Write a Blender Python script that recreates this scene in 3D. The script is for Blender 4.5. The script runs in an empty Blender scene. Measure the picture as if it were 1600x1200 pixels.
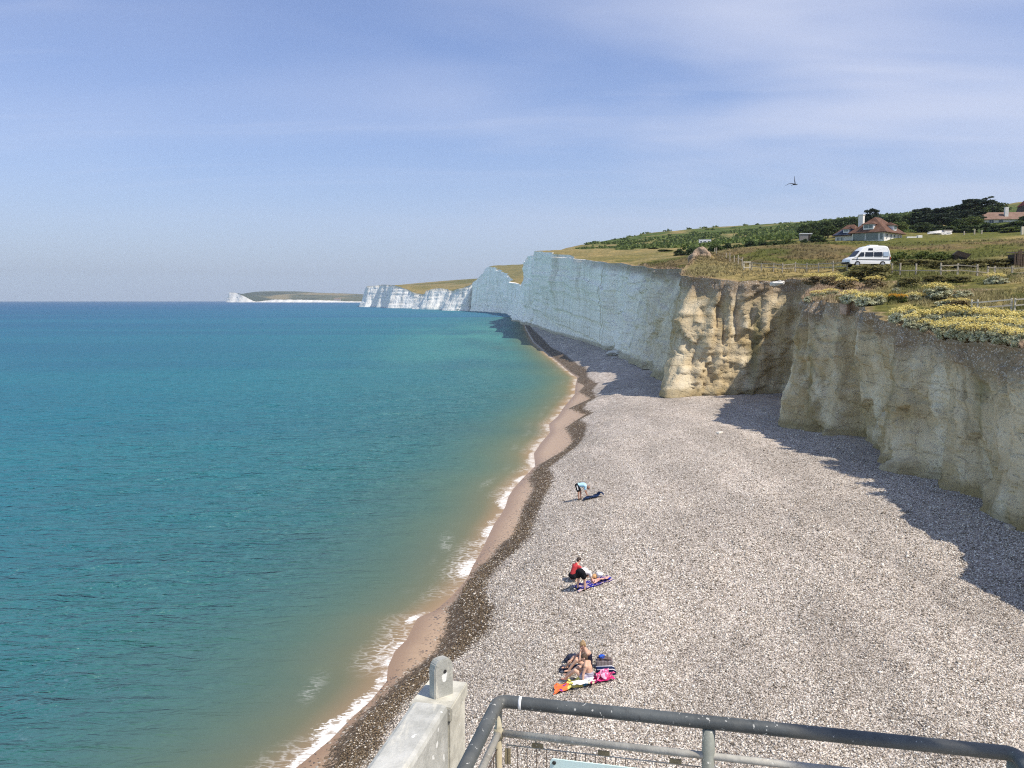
import bpy, bmesh, math, random
import numpy as np
from mathutils import Vector, Matrix
random.seed(7); rng = np.random.default_rng(7)
scn = bpy.context.scene
COL = scn.collection
R = math.radians
# ------------------------------------------------------------------ camera
F = 1330.0                       # focal length in photo pixels (photo 1600 wide)
CAMZ = 13.5
PITCH = math.atan(130.6 / F)
cp, sp = math.cos(PITCH), math.sin(PITCH)
cam_d = bpy.data.cameras.new('camera'); cam = bpy.data.objects.new('camera', cam_d); COL.objects.link(cam)
cam.location = (0, 0, CAMZ); cam.rotation_euler = (math.pi / 2 - PITCH, 0, 0)
cam_d.sensor_width = 36; cam_d.lens = F / 1600 * 36; cam_d.clip_start = .05; cam_d.clip_end = 60000
scn.camera = cam

def ray(px, py):
    u = (px - 800) / F; v = -(py - 600) / F
    return (u, cp + v * sp, -sp + v * cp)
def at(px, py, Y):               # the point of the sight line at world distance Y
    d = ray(px, py); t = Y / d[1]
    return (d[0] * t, Y, CAMZ + d[2] * t)
def onz(px, py, z):              # the point of the sight line on a level z
    d = ray(px, py); t = (z - CAMZ) / d[2]
    return (d[0] * t, d[1] * t, z)
# ------------------------------------------------------------------ noise
def _hash(ix, iy, iz, seed):
    h = (ix.astype(np.int64) * 374761393 + iy.astype(np.int64) * 668265263 + iz.astype(np.int64) * 2147483647 + seed * 974711) & 0xffffffff
    h = ((h ^ (h >> 13)) * 1274126177) & 0xffffffff
    h = ((h ^ (h >> 16)) * 2246822519) & 0xffffffff
    return ((h ^ (h >> 15)) & 0xffff) / 65535.0
def vnoise(x, y, z=0.0, seed=0):
    x = np.asarray(x, float); y = np.asarray(y, float) + 0 * x; z = np.asarray(z, float) + 0 * x
    x0, y0, z0 = np.floor(x), np.floor(y), np.floor(z)
    fx, fy, fz = x - x0, y - y0, z - z0
    fx = fx * fx * (3 - 2 * fx); fy = fy * fy * (3 - 2 * fy); fz = fz * fz * (3 - 2 * fz)
    r = 0
    for a in (0, 1):
        for b in (0, 1):
            for c in (0, 1):
                w = (fx if a else 1 - fx) * (fy if b else 1 - fy) * (fz if c else 1 - fz)
                r = r + w * _hash(x0 + a, y0 + b, z0 + c, seed)
    return r * 2 - 1
def cells(x, y, seed):
    """broken facets: a random offset and tilt for every Worley cell"""
    x = np.asarray(x, float); y = np.asarray(y, float); x0, y0 = np.floor(x), np.floor(y); best = np.full(x.shape, 9.); val = np.zeros(x.shape)
    for i in (-1, 0, 1):
        for j in (-1, 0, 1):
            cx, cy = x0 + i, y0 + j; h = lambda k: _hash(cx, cy, cx * 0, seed + k)
            dx = x - cx - h(1); dy = y - cy - h(2); d = dx * dx + dy * dy; m = d < best
            best = np.where(m, d, best); val = np.where(m, (h(3) * 2 - 1) + 1.1 * (h(4) * 2 - 1) * dx + .9 * (h(5) * 2 - 1) * dy, val)
    return val
def fbm(x, y, z=0.0, seed=0, oct=4, gain=.5):
    r = 0; a = 1; f = 1
    for i in range(oct):
        r = r + a * vnoise(np.asarray(x) * f, np.asarray(y) * f, np.asarray(z) * f, seed + i * 17); a *= gain; f *= 2.03
    return r
# ------------------------------------------------------------------ objects
def tag(o, label=None, cat=None, group=None, kind=None):
    if label: o['label'] = label
    if cat: o['category'] = cat
    if group: o['group'] = group
    if kind: o['kind'] = kind
    return o
def empty(name, loc=(0, 0, 0), rz=0, **k):
    o = bpy.data.objects.new(name, None); COL.objects.link(o); o.empty_display_size = .2
    o.location = loc; o.rotation_euler = (0, 0, rz)
    return tag(o, **k)
def link(name, me, parent=None, loc=None, rz=None, **k):
    o = bpy.data.objects.new(name, me); COL.objects.link(o)
    if parent: o.parent = parent
    if loc is not None: o.location = loc
    if rz is not None: o.rotation_euler = (0, 0, rz)
    return tag(o, **k)
def npmesh(name, V, Fc, mats=(), smooth=False, attrs=None, midx=None, check=True):
    """mesh from arrays; faces all of one size"""
    V = np.ascontiguousarray(V, dtype=np.float32); Fc = np.ascontiguousarray(Fc, dtype=np.int32)
    me = bpy.data.meshes.new(name); n, k = Fc.shape
    me.vertices.add(len(V)); me.vertices.foreach_set('co', V.ravel())
    me.loops.add(n * k); me.loops.foreach_set('vertex_index', Fc.ravel())
    me.polygons.add(n); me.polygons.foreach_set('loop_start', np.arange(0, n * k, k, dtype=np.int32))
    if smooth: me.polygons.foreach_set('use_smooth', np.ones(n, dtype=bool))
    if midx is not None: me.polygons.foreach_set('material_index', np.ascontiguousarray(midx, dtype=np.int32))
    me.update(calc_edges=True)
    for m in mats: me.materials.append(m)
    for a, arr in (attrs or {}).items():
        arr = np.asarray(arr, dtype=np.float32)
        if arr.ndim == 1:
            at_ = me.attributes.new(a, 'FLOAT', 'POINT'); at_.data.foreach_set('value', np.ascontiguousarray(arr))
        else:
            at_ = me.attributes.new(a, 'FLOAT_COLOR', 'POINT')
            at_.data.foreach_set('color', np.ascontiguousarray(np.c_[arr, np.ones(len(arr))].astype(np.float32)).ravel())
    if check: me.validate()
    return me
def gridfaces(nr, nc):
    i = np.arange(nr - 1)[:, None] * nc + np.arange(nc - 1)[None, :]
    i = i.ravel()
    return np.stack([i, i + 1, i + nc + 1, i + nc], 1)
# ------------------------------------------------------------------ materials
class NT:
    def __init__(s, name, world=False):
        if world:
            s.m = bpy.data.worlds.new(name); s.m.use_nodes = True
        else:
            s.m = bpy.data.materials.new(name); s.m.use_nodes = True
        s.t = s.m.node_tree; s.t.nodes.clear()
    def n(s, typ, _in=None, **props):
        nd = s.t.nodes.new(typ)
        for k, v in props.items(): setattr(nd, k, v)
        for k, v in (_in or {}).items():
            so = nd.inputs[k]
            if isinstance(v, bpy.types.NodeSocket): s.t.links.new(v, so)
            elif isinstance(v, bpy.types.Node): s.t.links.new(v.outputs[0], so)
            else:
                if so.type == 'RGBA' and len(v) == 3: v = (*v, 1)
                so.default_value = v
        return nd
    def math(s, op, a, b=0.0, c=0.0, clamp=False):
        return s.n('ShaderNodeMath', {0: a, 1: b, 2: c}, operation=op, use_clamp=clamp).outputs[0]
    def mix(s, fac, a, b, blend='MIX'):
        nd = s.n('ShaderNodeMix', data_type='RGBA', blend_type=blend)
        for i, v in ((0, fac), (6, a), (7, b)):
            so = nd.inputs[i]
            if isinstance(v, bpy.types.NodeSocket): s.t.links.new(v, so)
            else: so.default_value = v if i == 0 else ((*v, 1) if len(v) == 3 else v)
        return nd.outputs[2]
    def ramp(s, fac, stops, interp='LINEAR'):
        nd = s.n('ShaderNodeValToRGB', {0: fac}); e = nd.color_ramp; e.interpolation = interp
        while len(e.elements) < len(stops): e.elements.new(.5)
        for el, (p, c) in zip(e.elements, stops):
            el.position = p; el.color = (*c, 1) if not isinstance(c, (int, float)) else (c, c, c, 1)
        return nd.outputs[0]
    def smooth(s, x, a, b):
        nd = s.n('ShaderNodeMapRange', {0: x, 1: a, 2: b, 3: 0.0, 4: 1.0}, interpolation_type='SMOOTHSTEP')
        return nd.outputs[0]
    def attr(s, name): return s.n('ShaderNodeAttribute', attribute_name=name)
    def noise(s, vec, scale, detail=3, rough=.5, dist=0.0):
        return s.n('ShaderNodeTexNoise', {'Vector': vec, 'Scale': scale, 'Detail': detail, 'Roughness': rough, 'Distortion': dist}).outputs[0]
    def pos(s): return s.n('ShaderNodeNewGeometry').outputs['Position']
    def obj(s): return s.n('ShaderNodeTexCoord').outputs['Object']
    def scale(s, vec, sc): return s.n('ShaderNodeVectorMath', {0: vec, 1: sc}, operation='MULTIPLY').outputs[0]
    def sep(s, vec): return s.n('ShaderNodeSeparateXYZ', {0: vec})
    def bump(s, h, strength=.5, dist=.1, normal=None):
        d = {'Height': h, 'Strength': strength, 'Distance': dist}
        if normal is not None: d['Normal'] = normal
        return s.n('ShaderNodeBump', d).outputs[0]
    def out(s, color, rough=.8, normal=None, metal=0.0, spec=.5, **extra):
        d = {'Base Color': color, 'Roughness': rough, 'Metallic': metal, 'Specular IOR Level': spec}
        if normal is not None: d['Normal'] = normal
        d.update(extra)
        b = s.n('ShaderNodeBsdfPrincipled', d)
        s.n('ShaderNodeOutputMaterial', {'Surface': b.outputs[0]})
        return s.m
def simple(name, col, rough=.6, var=.15, scale=8.0, bump=0.0, metal=0.0, spec=.4):
    """plain material broken up by procedural noise"""
    s = NT(name); v = s.obj(); nz = s.noise(v, scale, 4, .6)
    dark = tuple(c * (1 - var) for c in col); lite = tuple(min(1, c * (1 + var)) for c in col)
    c = s.mix(s.smooth(nz, .3, .7), dark, lite)
    nrm = s.bump(nz, .4, bump) if bump else None
    return s.out(c, rough, nrm, metal, spec)
# ------------------------------------------------------------------ light
SUN = Vector((.60, -.38, 1.0)).normalized()
elev = math.asin(SUN.z); azim = math.atan2(SUN.x, SUN.y)
s = NT('World', world=True); scn.world = s.m
sky = s.n('ShaderNodeTexSky', sky_type='NISHITA', sun_disc=False, sun_elevation=elev, sun_rotation=azim, altitude=10,
          air_density=1.0, dust_density=.35, ozone_density=1.6)
dirv = s.n('ShaderNodeTexCoord').outputs['Generated']
d3 = s.sep(dirv)
# thin cirrus: noise over the flat cloud layer the direction meets
inv = s.math('DIVIDE', 1.0, s.math('ADD', s.math('MAXIMUM', d3.outputs[2], 0.0), .12))
cx = s.math('MULTIPLY', d3.outputs[0], inv); cy = s.math('MULTIPLY', d3.outputs[1], inv)
cv = s.n('ShaderNodeCombineXYZ', {0: cx, 1: cy, 2: 0.0}).outputs[0]
rot = s.n('ShaderNodeMapping', {'Vector': cv, 'Location': (1.35, .2, 0), 'Rotation': (0, 0, R(-24)), 'Scale': (.55, 1.15, 1)}).outputs[0]
big = s.noise(rot, .85, 4, .48, .3)
rot2 = s.n('ShaderNodeMapping', {'Vector': cv, 'Location': (4.1, 2.2, 0), 'Rotation': (0, 0, R(14)), 'Scale': (.5, 2.4, 1)}).outputs[0]
wis = s.noise(rot2, 1.3, 6, .5, .8)
side = s.smooth(d3.outputs[0], -.35, .45)
cl = s.math('MULTIPLY', s.smooth(big, .30, .70), s.math('ADD', s.math('MULTIPLY', side, .8), .2))
cl = s.math('ADD', cl, s.math('MULTIPLY', s.smooth(wis, .48, .74), .16), clamp=True)
cl = s.math('MULTIPLY', cl, s.smooth(d3.outputs[2], -.02, .2))
tint = s.mix(1.0, sky.outputs[0], (.61, .70, .92), 'MULTIPLY')
hz = s.math('POWER', 2.718, s.math('MULTIPLY', s.math('MAXIMUM', d3.outputs[2], 0.0), -7.5))
tint = s.mix(s.math('MULTIPLY', hz, 1.0, clamp=True), tint, (3.2, 3.8, 4.6))
WC = s.mix(s.math('MULTIPLY', cl, .88), tint, (4.3, 4.75, 5.7))
# fill light added to the sky, low and out of view left, brightening shaded cliffs
lowsky = s.math('SUBTRACT', 1.0, s.smooth(d3.outputs[2], .12, .6))
glow = s.math('ADD', 1.0, s.math('MULTIPLY', s.math('MULTIPLY', s.smooth(s.math('MULTIPLY', d3.outputs[0], -1.0), .56, .86), lowsky), 2.3))
gl3 = s.n('ShaderNodeCombineXYZ', {0: glow, 1: s.math('MULTIPLY', s.math('SUBTRACT', glow, .03), 1.0), 2: s.math('ADD', s.math('MULTIPLY', s.math('SUBTRACT', glow, 1.0), .62), 1.0)}).outputs[0]
WC = s.mix(1.0, WC, gl3, 'MULTIPLY')
bg = s.n('ShaderNodeBackground', {'Color': WC, 'Strength': .13})
s.n('ShaderNodeOutputWorld', {'Surface': bg.outputs[0]})
sl = bpy.data.lights.new('sun', 'SUN'); sl.energy = 4.3; sl.angle = R(.53); sl.color = (1, .93, .82)
so = bpy.data.objects.new('sun', sl); COL.objects.link(so); so.rotation_euler = SUN.to_track_quat('Z', 'Y').to_euler(); so.location = (60, -60, 90)
vs = scn.view_settings; vs.view_transform = 'Standard'; vs.look = 'None'; vs.gamma = 1; vs.exposure = 0.32; vs.use_curve_mapping = False
scn.cycles.sample_clamp_direct = 8; scn.cycles.sample_clamp_indirect = 6; scn.cycles.max_bounces = 6; scn.cycles.diffuse_bounces = 3; scn.cycles.transparent_max_bounces = 8
scn.cycles.volume_bounces = 0; scn.cycles.use_denoising = False; scn.cycles.filter_width = 1.15
# ================================================================== SHORE LINES (photo pixels read off onto the beach)
LA = [(465,1197),(516,1155),(550,1120),(578,1095),(604,1064),(606,1041),(617,1016),(635,999),(652,965),(680,953),(706,931),(731,902),(738,885),(749,866),(757,850),(764,835),(772,818),(781,806),(790,790),(794,776),(803,762),(816,748),(836,728),(834,708),(845,692),(859,676),(858,662),(872,650),(881,636),(898,616),(899,603),(902,590),(888,580),(872,566),(852,551),(832,534),(821,514),(817,501)]
LB = [(503,1197),(520,1157),(553,1121),(582,1095),(614,1064),(644,1041),(680,1016),(694,985),(700,945),(712,930),(740,888),(764,870),(776,852),(803,832),(814,797),(831,764),(824,744),(841,724),(880,704),(895,690),(882,668),(914,648),(888,637),(922,623),(904,611),(913,602),(898,594),(905,588),(891,580),(875,566),(855,551),(835,534),(823,514),(818,501)]
LC = [(575,1197),(601,1143),(635,1087),(692,1041),(720,1024),(757,996),(774,959),(758,928),(764,894),(782,876),(830,834),(834,810),(846,786),(861,757),(864,740),(856,728),(876,716),(897,701),(911,682),(918,666),(905,653),(929,642),(911,634),(935,620),(925,609),(935,600),(918,589),(917,578),(903,570),(880,553),(860,542),(847,529),(836,518),(823,503)]
def line(px, z):
    P = np.array([onz(a, b, z)[:2] for a, b in px]); P = P[np.argsort(P[:, 1])]
    x0, y0 = P[0]
    P = np.vstack([[x0 - 16, y0 - 28], [x0 - 5, y0 - 8], P, [2, 700], [-2, 900], [-10, 1200]])
    return P
PA, PB, PC = line(LA, 0.02), line(LB, .16), line(LC, .75)
def fA(y): return np.interp(y, PA[:, 1], PA[:, 0])
def fB(y): return np.maximum(np.interp(y, PB[:, 1], PB[:, 0]), fA(y) + .12)
def fC(y): return np.maximum(np.interp(y, PC[:, 1], PC[:, 0]), fB(y) + .4)
def fAs(y):        # smoothed shoreline for the slope
    return sum(fA(y + o) for o in (-6, -3, 0, 3, 6)) / 5
def beachz(x, y):
    x = np.asarray(x, float); y = np.asarray(y, float)
    a = fA(y); b = fB(y)
    ztop = np.interp(y, [-40, 100, 300, 560, 700], [3.1, 3.0, 2.6, 1.2, .5])
    t = x - a
    sand = .05 * (b - a)
    z = np.where(t < 0, .055 * t, .05 * t)
    u = np.maximum(x - b, 0)
    z2 = sand + (ztop - sand) * (1 - np.exp(-u / 7.0))
    z = np.where(x > b, z2, z)
    z = z + np.where(u > 0, np.minimum(u / 3, 1) * (.10 * fbm(x / 7, y / 7, 0, 5, 3) + .05 * fbm(x / 1.3, y / 1.6, 0, 9, 2)), 0)
    return z
def beach_hit(px, py):
    z = 1.5
    for _ in range(12):
        p = onz(px, py, z); z = .4 * z + .6 * float(beachz(p[0], p[1]))
    p = onz(px, py, z)
    return Vector((p[0], p[1], float(beachz(p[0], p[1]))))
# ---- beach sheet
ys = np.concatenate([np.arange(-30, 14, 1.0), np.geomspace(14, 760, 900)])
cols = np.concatenate([np.linspace(-60, -8, 14), np.linspace(-7.5, 0, 26), np.linspace(.12, 10, 84), np.geomspace(10.4, 60, 60)])
Yg = np.repeat(ys[:, None], len(cols), 1); Xg = fAs(ys)[:, None] + cols[None, :]
Zg = beachz(Xg, Yg)
a_, b_, c_ = Xg - fA(Yg), Xg - fB(Yg), Xg - fC(Yg)
V = np.stack([Xg, Yg, Zg], -1).reshape(-1, 3)
s = NT('shingle'); P = s.pos()
A = s.attr('da').outputs['Fac']; B = s.attr('db').outputs['Fac']; C = s.attr('dc').outputs['Fac']
jit = s.noise(P, 1.7, 4, .6); jit2 = s.noise(P, 9.0, 3, .6)
vor = s.n('ShaderNodeTexVoronoi', {'Vector': P, 'Scale': 14.0, 'Randomness': 1.0}, feature='F1')
vor2 = s.n('ShaderNodeTexVoronoi', {'Vector': P, 'Scale': 7.0, 'Randomness': 1.0}, feature='F1')
vor3 = s.n('ShaderNodeTexVoronoi', {'Vector': P, 'Scale': 2.4, 'Randomness': 1.0}, feature='F1')
cell = s.sep(vor.outputs['Color']).outputs[0]; cell2 = s.sep(vor2.outputs['Color']).outputs[0]; cell3 = s.sep(vor3.outputs['Color']).outputs[0]
peb = s.ramp(cell, [(0, (.12, .10, .078)), (.14, (.24, .203, .158)), (.36, (.415, .37, .315)), (.6, (.555, .505, .445)), (.78, (.74, .685, .605)), (1, (.88, .84, .76))])
gap = s.smooth(vor.outputs['Distance'], .5, .78)
peb = s.mix(s.math('MULTIPLY', gap, .75), peb, (.07, .054, .042))
coarse = s.ramp(cell2, [(0, (.2, .165, .14)), (.35, (.38, .32, .285)), (.75, (.52, .47, .43)), (1, (.78, .73, .68))])
peb = s.mix(.25, peb, coarse)
peb = s.mix(s.math('ADD', .10, s.math('MULTIPLY', s.smooth(s.sep(P).outputs[1], 50, 140), .35)), peb, s.ramp(cell3, [(0, (.2, .17, .15)), (.6, (.42, .37, .34)), (1, (.75, .70, .66))]))
broad = s.noise(s.scale(P, (1, .35, 1)), .28, 4, .55)
peb = s.mix(s.smooth(broad, .3, .72), s.mix(1, peb, (.83, .80, .77), 'MULTIPLY'), s.mix(1, peb, (1.12, 1.08, 1.05), 'MULTIPLY'))
wet = s.mix(1, peb, (.27, .215, .15), 'MULTIPLY')
wet = s.mix(s.smooth(cell, .9, .97), wet, (.5, .44, .36))
edgeC = s.smooth(s.math('ADD', C, s.math('MULTIPLY', s.math('SUBTRACT', jit, .5), 1.2)), -.25, .35)
edgeC = s.math('ADD', edgeC, s.math('MULTIPLY', s.math('SUBTRACT', cell, .5), s.math('MULTIPLY', s.math('MULTIPLY', edgeC, s.math('SUBTRACT', 1.0, edgeC)), 3.2)), clamp=True)
stone = s.mix(edgeC, wet, peb)
sandn = s.noise(P, 3.0, 4, .5)
sand = s.mix(sandn, (.36, .245, .15), (.46, .325, .205))
sandw = s.mix(s.smooth(A, .05, 1.1), (.28, .185, .115), sand)
stray = s.math('MULTIPLY', s.smooth(cell, .86, .9), s.smooth(s.math('ADD', B, s.math('MULTIPLY', jit, 1.0)), -.5, .3))
sandw = s.mix(stray, sandw, (.07, .055, .045))
edgeB = s.smooth(s.math('ADD', s.math('ADD', B, s.math('MULTIPLY', s.math('SUBTRACT', jit, .5), .9)), s.math('MULTIPLY', s.math('SUBTRACT', cell, .5), .5)), -.08, .1)
colr = s.mix(edgeB, sandw, stone)
h = s.math('MULTIPLY', s.math('SUBTRACT', .75, vor.outputs['Distance']), edgeB)
nrm = s.bump(h, .9, .045)
nrm = s.bump(jit2, .25, .06, nrm)
rgh = s.math('ADD', s.math('MULTIPLY', edgeB, .42), .36)
M_beach = s.out(colr, rgh, nrm, 0, .3)
beach = link('beach', npmesh('beach', V, gridfaces(len(ys), len(cols))[:, ::-1], [M_beach], True,
     {'da': a_.ravel(), 'db': b_.ravel(), 'dc': c_.ravel()}), label='wide shingle beach with a damp dark tide band and strip of brown sand', kind='structure')

# ================================================================== SEA
SEA_R = 13000.0
rad = np.concatenate([np.linspace(0, 14, 8), np.geomspace(15, 120, 260), np.geomspace(121, 1200, 170), np.geomspace(1230, SEA_R, 60)])
th = np.radians(np.concatenate([np.arange(-180, 40, 6.0), np.linspace(40, 150, 420), np.arange(152, 180.1, 4.0)]))
Rg, Tg = np.meshgrid(rad, th, indexing='ij')
X = Rg * np.cos(Tg); Y = Rg * np.sin(Tg)
sd = X - fA(Y)
# beyond the straight beach measure to the coast running left instead
nfar = np.where(Y > 700, np.minimum(sd, -np.maximum(0, (1120 - Y) * .6 + 20)), sd)
shal = np.minimum(sd, 30)
amp = np.clip(-sd / 16, 0, 1) * np.clip(1 - Rg / 500, 0, 1)
Zs = amp * (.15 * fbm((X * .94 + Y * .34) / 8, (Y * .94 - X * .34) / 2.6, 0, 3, 3) + .10 * fbm(X / 2.6, Y / 1.1, 0, 8, 2))
Zs = np.where(sd > 0, -.0, Zs)
V = np.stack([X, Y, Zs], -1).reshape(-1, 3)
s = NT('sea water'); P = s.pos(); A = s.attr('da').outputs['Fac']
dep = s.math('MULTIPLY', A, -1.0)
wob = s.noise(s.scale(P, (.06, .035, 0)), 1.0, 4, .55)
dj = s.math('ADD', dep, s.math('MULTIPLY', s.math('SUBTRACT', wob, .5), s.math('MULTIPLY', dep, .9)))
dl = s.math('LOGARITHM', s.math('ADD', s.math('MAXIMUM', dj, 0.0), 1.0), 10.0)     # log10(1+d)
wcol = s.ramp(s.math('DIVIDE', dl, 4.0), [(0.0, (.34, .225, .12)), (.05, (.265, .19, .095)), (.10, (.155, .155, .08)), (.185, (.085, .145, .095)),
    (.275, (.026, .145, .135)), (.44, (.006, .155, .195)), (.6, (.006, .132, .215)), (.75, (.008, .095, .20)), (1, (.012, .08, .18))])
# a paler turquoise patch where a chalk ledge lies under the water off the white cliff
sx = s.sep(P)
led = s.math('MULTIPLY', s.smooth(sx.outputs[1], 120, 230), s.math('SUBTRACT', 1.0, s.smooth(sx.outputs[1], 430, 560)))
led = s.math('MULTIPLY', led, s.math('MULTIPLY', s.smooth(A, -70, -22), s.math('SUBTRACT', 1.0, s.smooth(A, -12, -4))))
led = s.math('MULTIPLY', led, s.smooth(s.noise(s.scale(P, (.05, .012, 0)), 1.0, 3, .5), .33, .6))
wcol = s.mix(s.math('MULTIPLY', led, .6), wcol, (.05, .26, .22))
band = s.noise(s.scale(P, (.0012, .012, 0)), 1.0, 4, .6)
wcol = s.mix(s.smooth(band, .35, .7), s.mix(1, wcol, (.84, .88, .95), 'MULTIPLY'), s.mix(1, wcol, (1.16, 1.12, 1.05), 'MULTIPLY'))
# foam lace along the edge
wv = s.n('ShaderNodeVectorMath', {0: P, 1: s.n('ShaderNodeVectorMath', {0: s.n('ShaderNodeTexNoise', {'Vector': P, 'Scale': .9, 'Detail': 3.0}).outputs['Color'], 1: (.9, .9, 0)}, operation='MULTIPLY').outputs[0]}, operation='ADD').outputs[0]
lace = s.n('ShaderNodeTexVoronoi', {'Vector': s.scale(wv, (1.7, 3.4, 0)), 'Scale': 1.0}, feature='DISTANCE_TO_EDGE').outputs[0]
fine = s.noise(s.scale(P, (2.2, 5.0, 0)), 2.6, 5, .65)
patch = s.noise(s.scale(P, (.16, .16, 0)), 1.0, 3, .5)
back = s.smooth(s.noise(s.scale(P, (.22, .22, 0)), 1.0, 3, .55), .36, .66)          # how far the foam trails behind the edge
e1 = s.math('SUBTRACT', 1.0, s.smooth(dep, s.math('MULTIPLY', back, .05), s.math('ADD', .18, s.math('MULTIPLY', back, 1.5))))
core = s.math('MULTIPLY', s.smooth(s.math('ADD', e1, s.math('MULTIPLY', s.math('SUBTRACT', fine, .5), 2.3)), .55, .85), s.smooth(s.math('ADD', back, fine), .72, 1.08))
zone = s.math('MULTIPLY', s.math('SUBTRACT', 1.0, s.smooth(dep, .3, 1.9)), s.smooth(patch, .42, .62))
zone2 = s.math('MULTIPLY', s.math('SUBTRACT', 1.0, s.smooth(s.math('ABSOLUTE', s.math('SUBTRACT', s.math('ADD', dep, s.math('MULTIPLY', patch, 1.6)), 3.0)), .05, .55)), s.smooth(s.noise(s.scale(P, (.2, .2, 1)), 1.0, 2, .5), .47, .62))
zone = s.math('MAXIMUM', zone, s.math('MULTIPLY', zone2, .35))
lc = s.math('MULTIPLY', s.math('MULTIPLY', s.math('SUBTRACT', 1.0, s.smooth(lace, .015, .16)), zone), s.smooth(fine, .36, .6))
core = s.math('MULTIPLY', core, s.math('ADD', .2, s.math('MULTIPLY', s.math('SUBTRACT', 1.0, s.smooth(lace, .06, .34)), .8)), clamp=True)
foam = s.math('MAXIMUM', core, s.math('MULTIPLY', lc, .8))
foam = s.math('MULTIPLY', foam, s.math('SUBTRACT', 1.0, s.math('ADD', s.math('MULTIPLY', s.smooth(sx.outputs[1], 38, 90), .55), s.math('MULTIPLY', s.smooth(sx.outputs[1], 130, 330), .45))))
col = s.mix(s.math('MULTIPLY', foam, .92), wcol, (.84, .83, .80))
w1 = s.noise(s.n('ShaderNodeMapping', {'Vector': P, 'Rotation': (0, 0, R(14)), 'Scale': (.5, 1.7, 1)}).outputs[0], 1.0, 3, .6, .4); w2 = s.noise(s.n('ShaderNodeMapping', {'Vector': P, 'Rotation': (0, 0, R(24)), 'Scale': (.085, .42, 1)}).outputs[0], 1.0, 3, .55, .6); w3 = s.noise(s.scale(P, (.012, .05, 1)), 1.0, 3, .6)
calm = s.smooth(dep, .3, 14)
w0 = s.noise(s.scale(P, (1.6, 4.2, 1)), 1.0, 3, .6, .5)
nrm = s.bump(s.math('MULTIPLY', w0, calm), .9, .2)
nrm = s.bump(s.math('MULTIPLY', w1, calm), .95, .85, nrm)
nrm = s.bump(s.math('MULTIPLY', w2, calm), .8, .9, nrm)
nrm = s.bump(w3, .6, 2.4, nrm)
fr = s.n('ShaderNodeFresnel', {'IOR': 1.33, 'Normal': nrm}).outputs[0]
fr = s.math('MULTIPLY', s.math('MINIMUM', s.math('MULTIPLY', fr, .9), .2), s.math('SUBTRACT', 1.0, foam))
fr = s.math('MULTIPLY', fr, s.math('ADD', .45, s.math('MULTIPLY', calm, .55)))       # wave slopes hide the flattest reflections
bd = s.n('ShaderNodeBsdfDiffuse', {'Color': col, 'Normal': nrm}); bg_ = s.n('ShaderNodeBsdfGlossy', {'Color': (1, 1, 1), 'Roughness': .34, 'Normal': nrm})
s.n('ShaderNodeOutputMaterial', {'Surface': s.n('ShaderNodeMixShader', {0: fr, 1: bd.outputs[0], 2: bg_.outputs[0]}).outputs[0]}); M_sea = s.m
sea = link('sea', npmesh('sea', V, gridfaces(len(rad), len(th)), [M_sea], True, {'da': np.clip(nfar, -20000, 40).ravel()}),
     label='calm turquoise sea deepening to blue at the horizon', kind='structure')
# ================================================================== TERRAIN
class TPS:
    def __init__(s, P, sc):
        P = np.array(P, float); s.sc = sc; s.X = P[:, :2] / sc; n = len(P)
        d = np.linalg.norm(s.X[:, None] - s.X[None], axis=2)
        K = np.where(d > 0, d * d * np.log(d + 1e-12), 0) + np.eye(n) * 2e-4
        Q = np.c_[np.ones(n), s.X]
        M = np.block([[K, Q], [Q.T, np.zeros((3, 3))]])
        s.w = np.linalg.solve(M, np.r_[P[:, 2], 0, 0, 0])
    def __call__(s, x, y):
        x = np.asarray(x, float); sh = x.shape
        q = np.stack([np.ravel(x), np.ravel(np.asarray(y, float) + 0 * x)], 1) / s.sc
        out = np.empty(len(q))
        for i in range(0, len(q), 20000):
            p = q[i:i + 20000]; d2 = ((p[:, None] - s.X[None]) ** 2).sum(2)
            out[i:i + 20000] = (.5 * d2 * np.log(d2 + 1e-12)) @ s.w[:-3] + s.w[-3] + p @ s.w[-2:]
        return out.reshape(sh)
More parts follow.
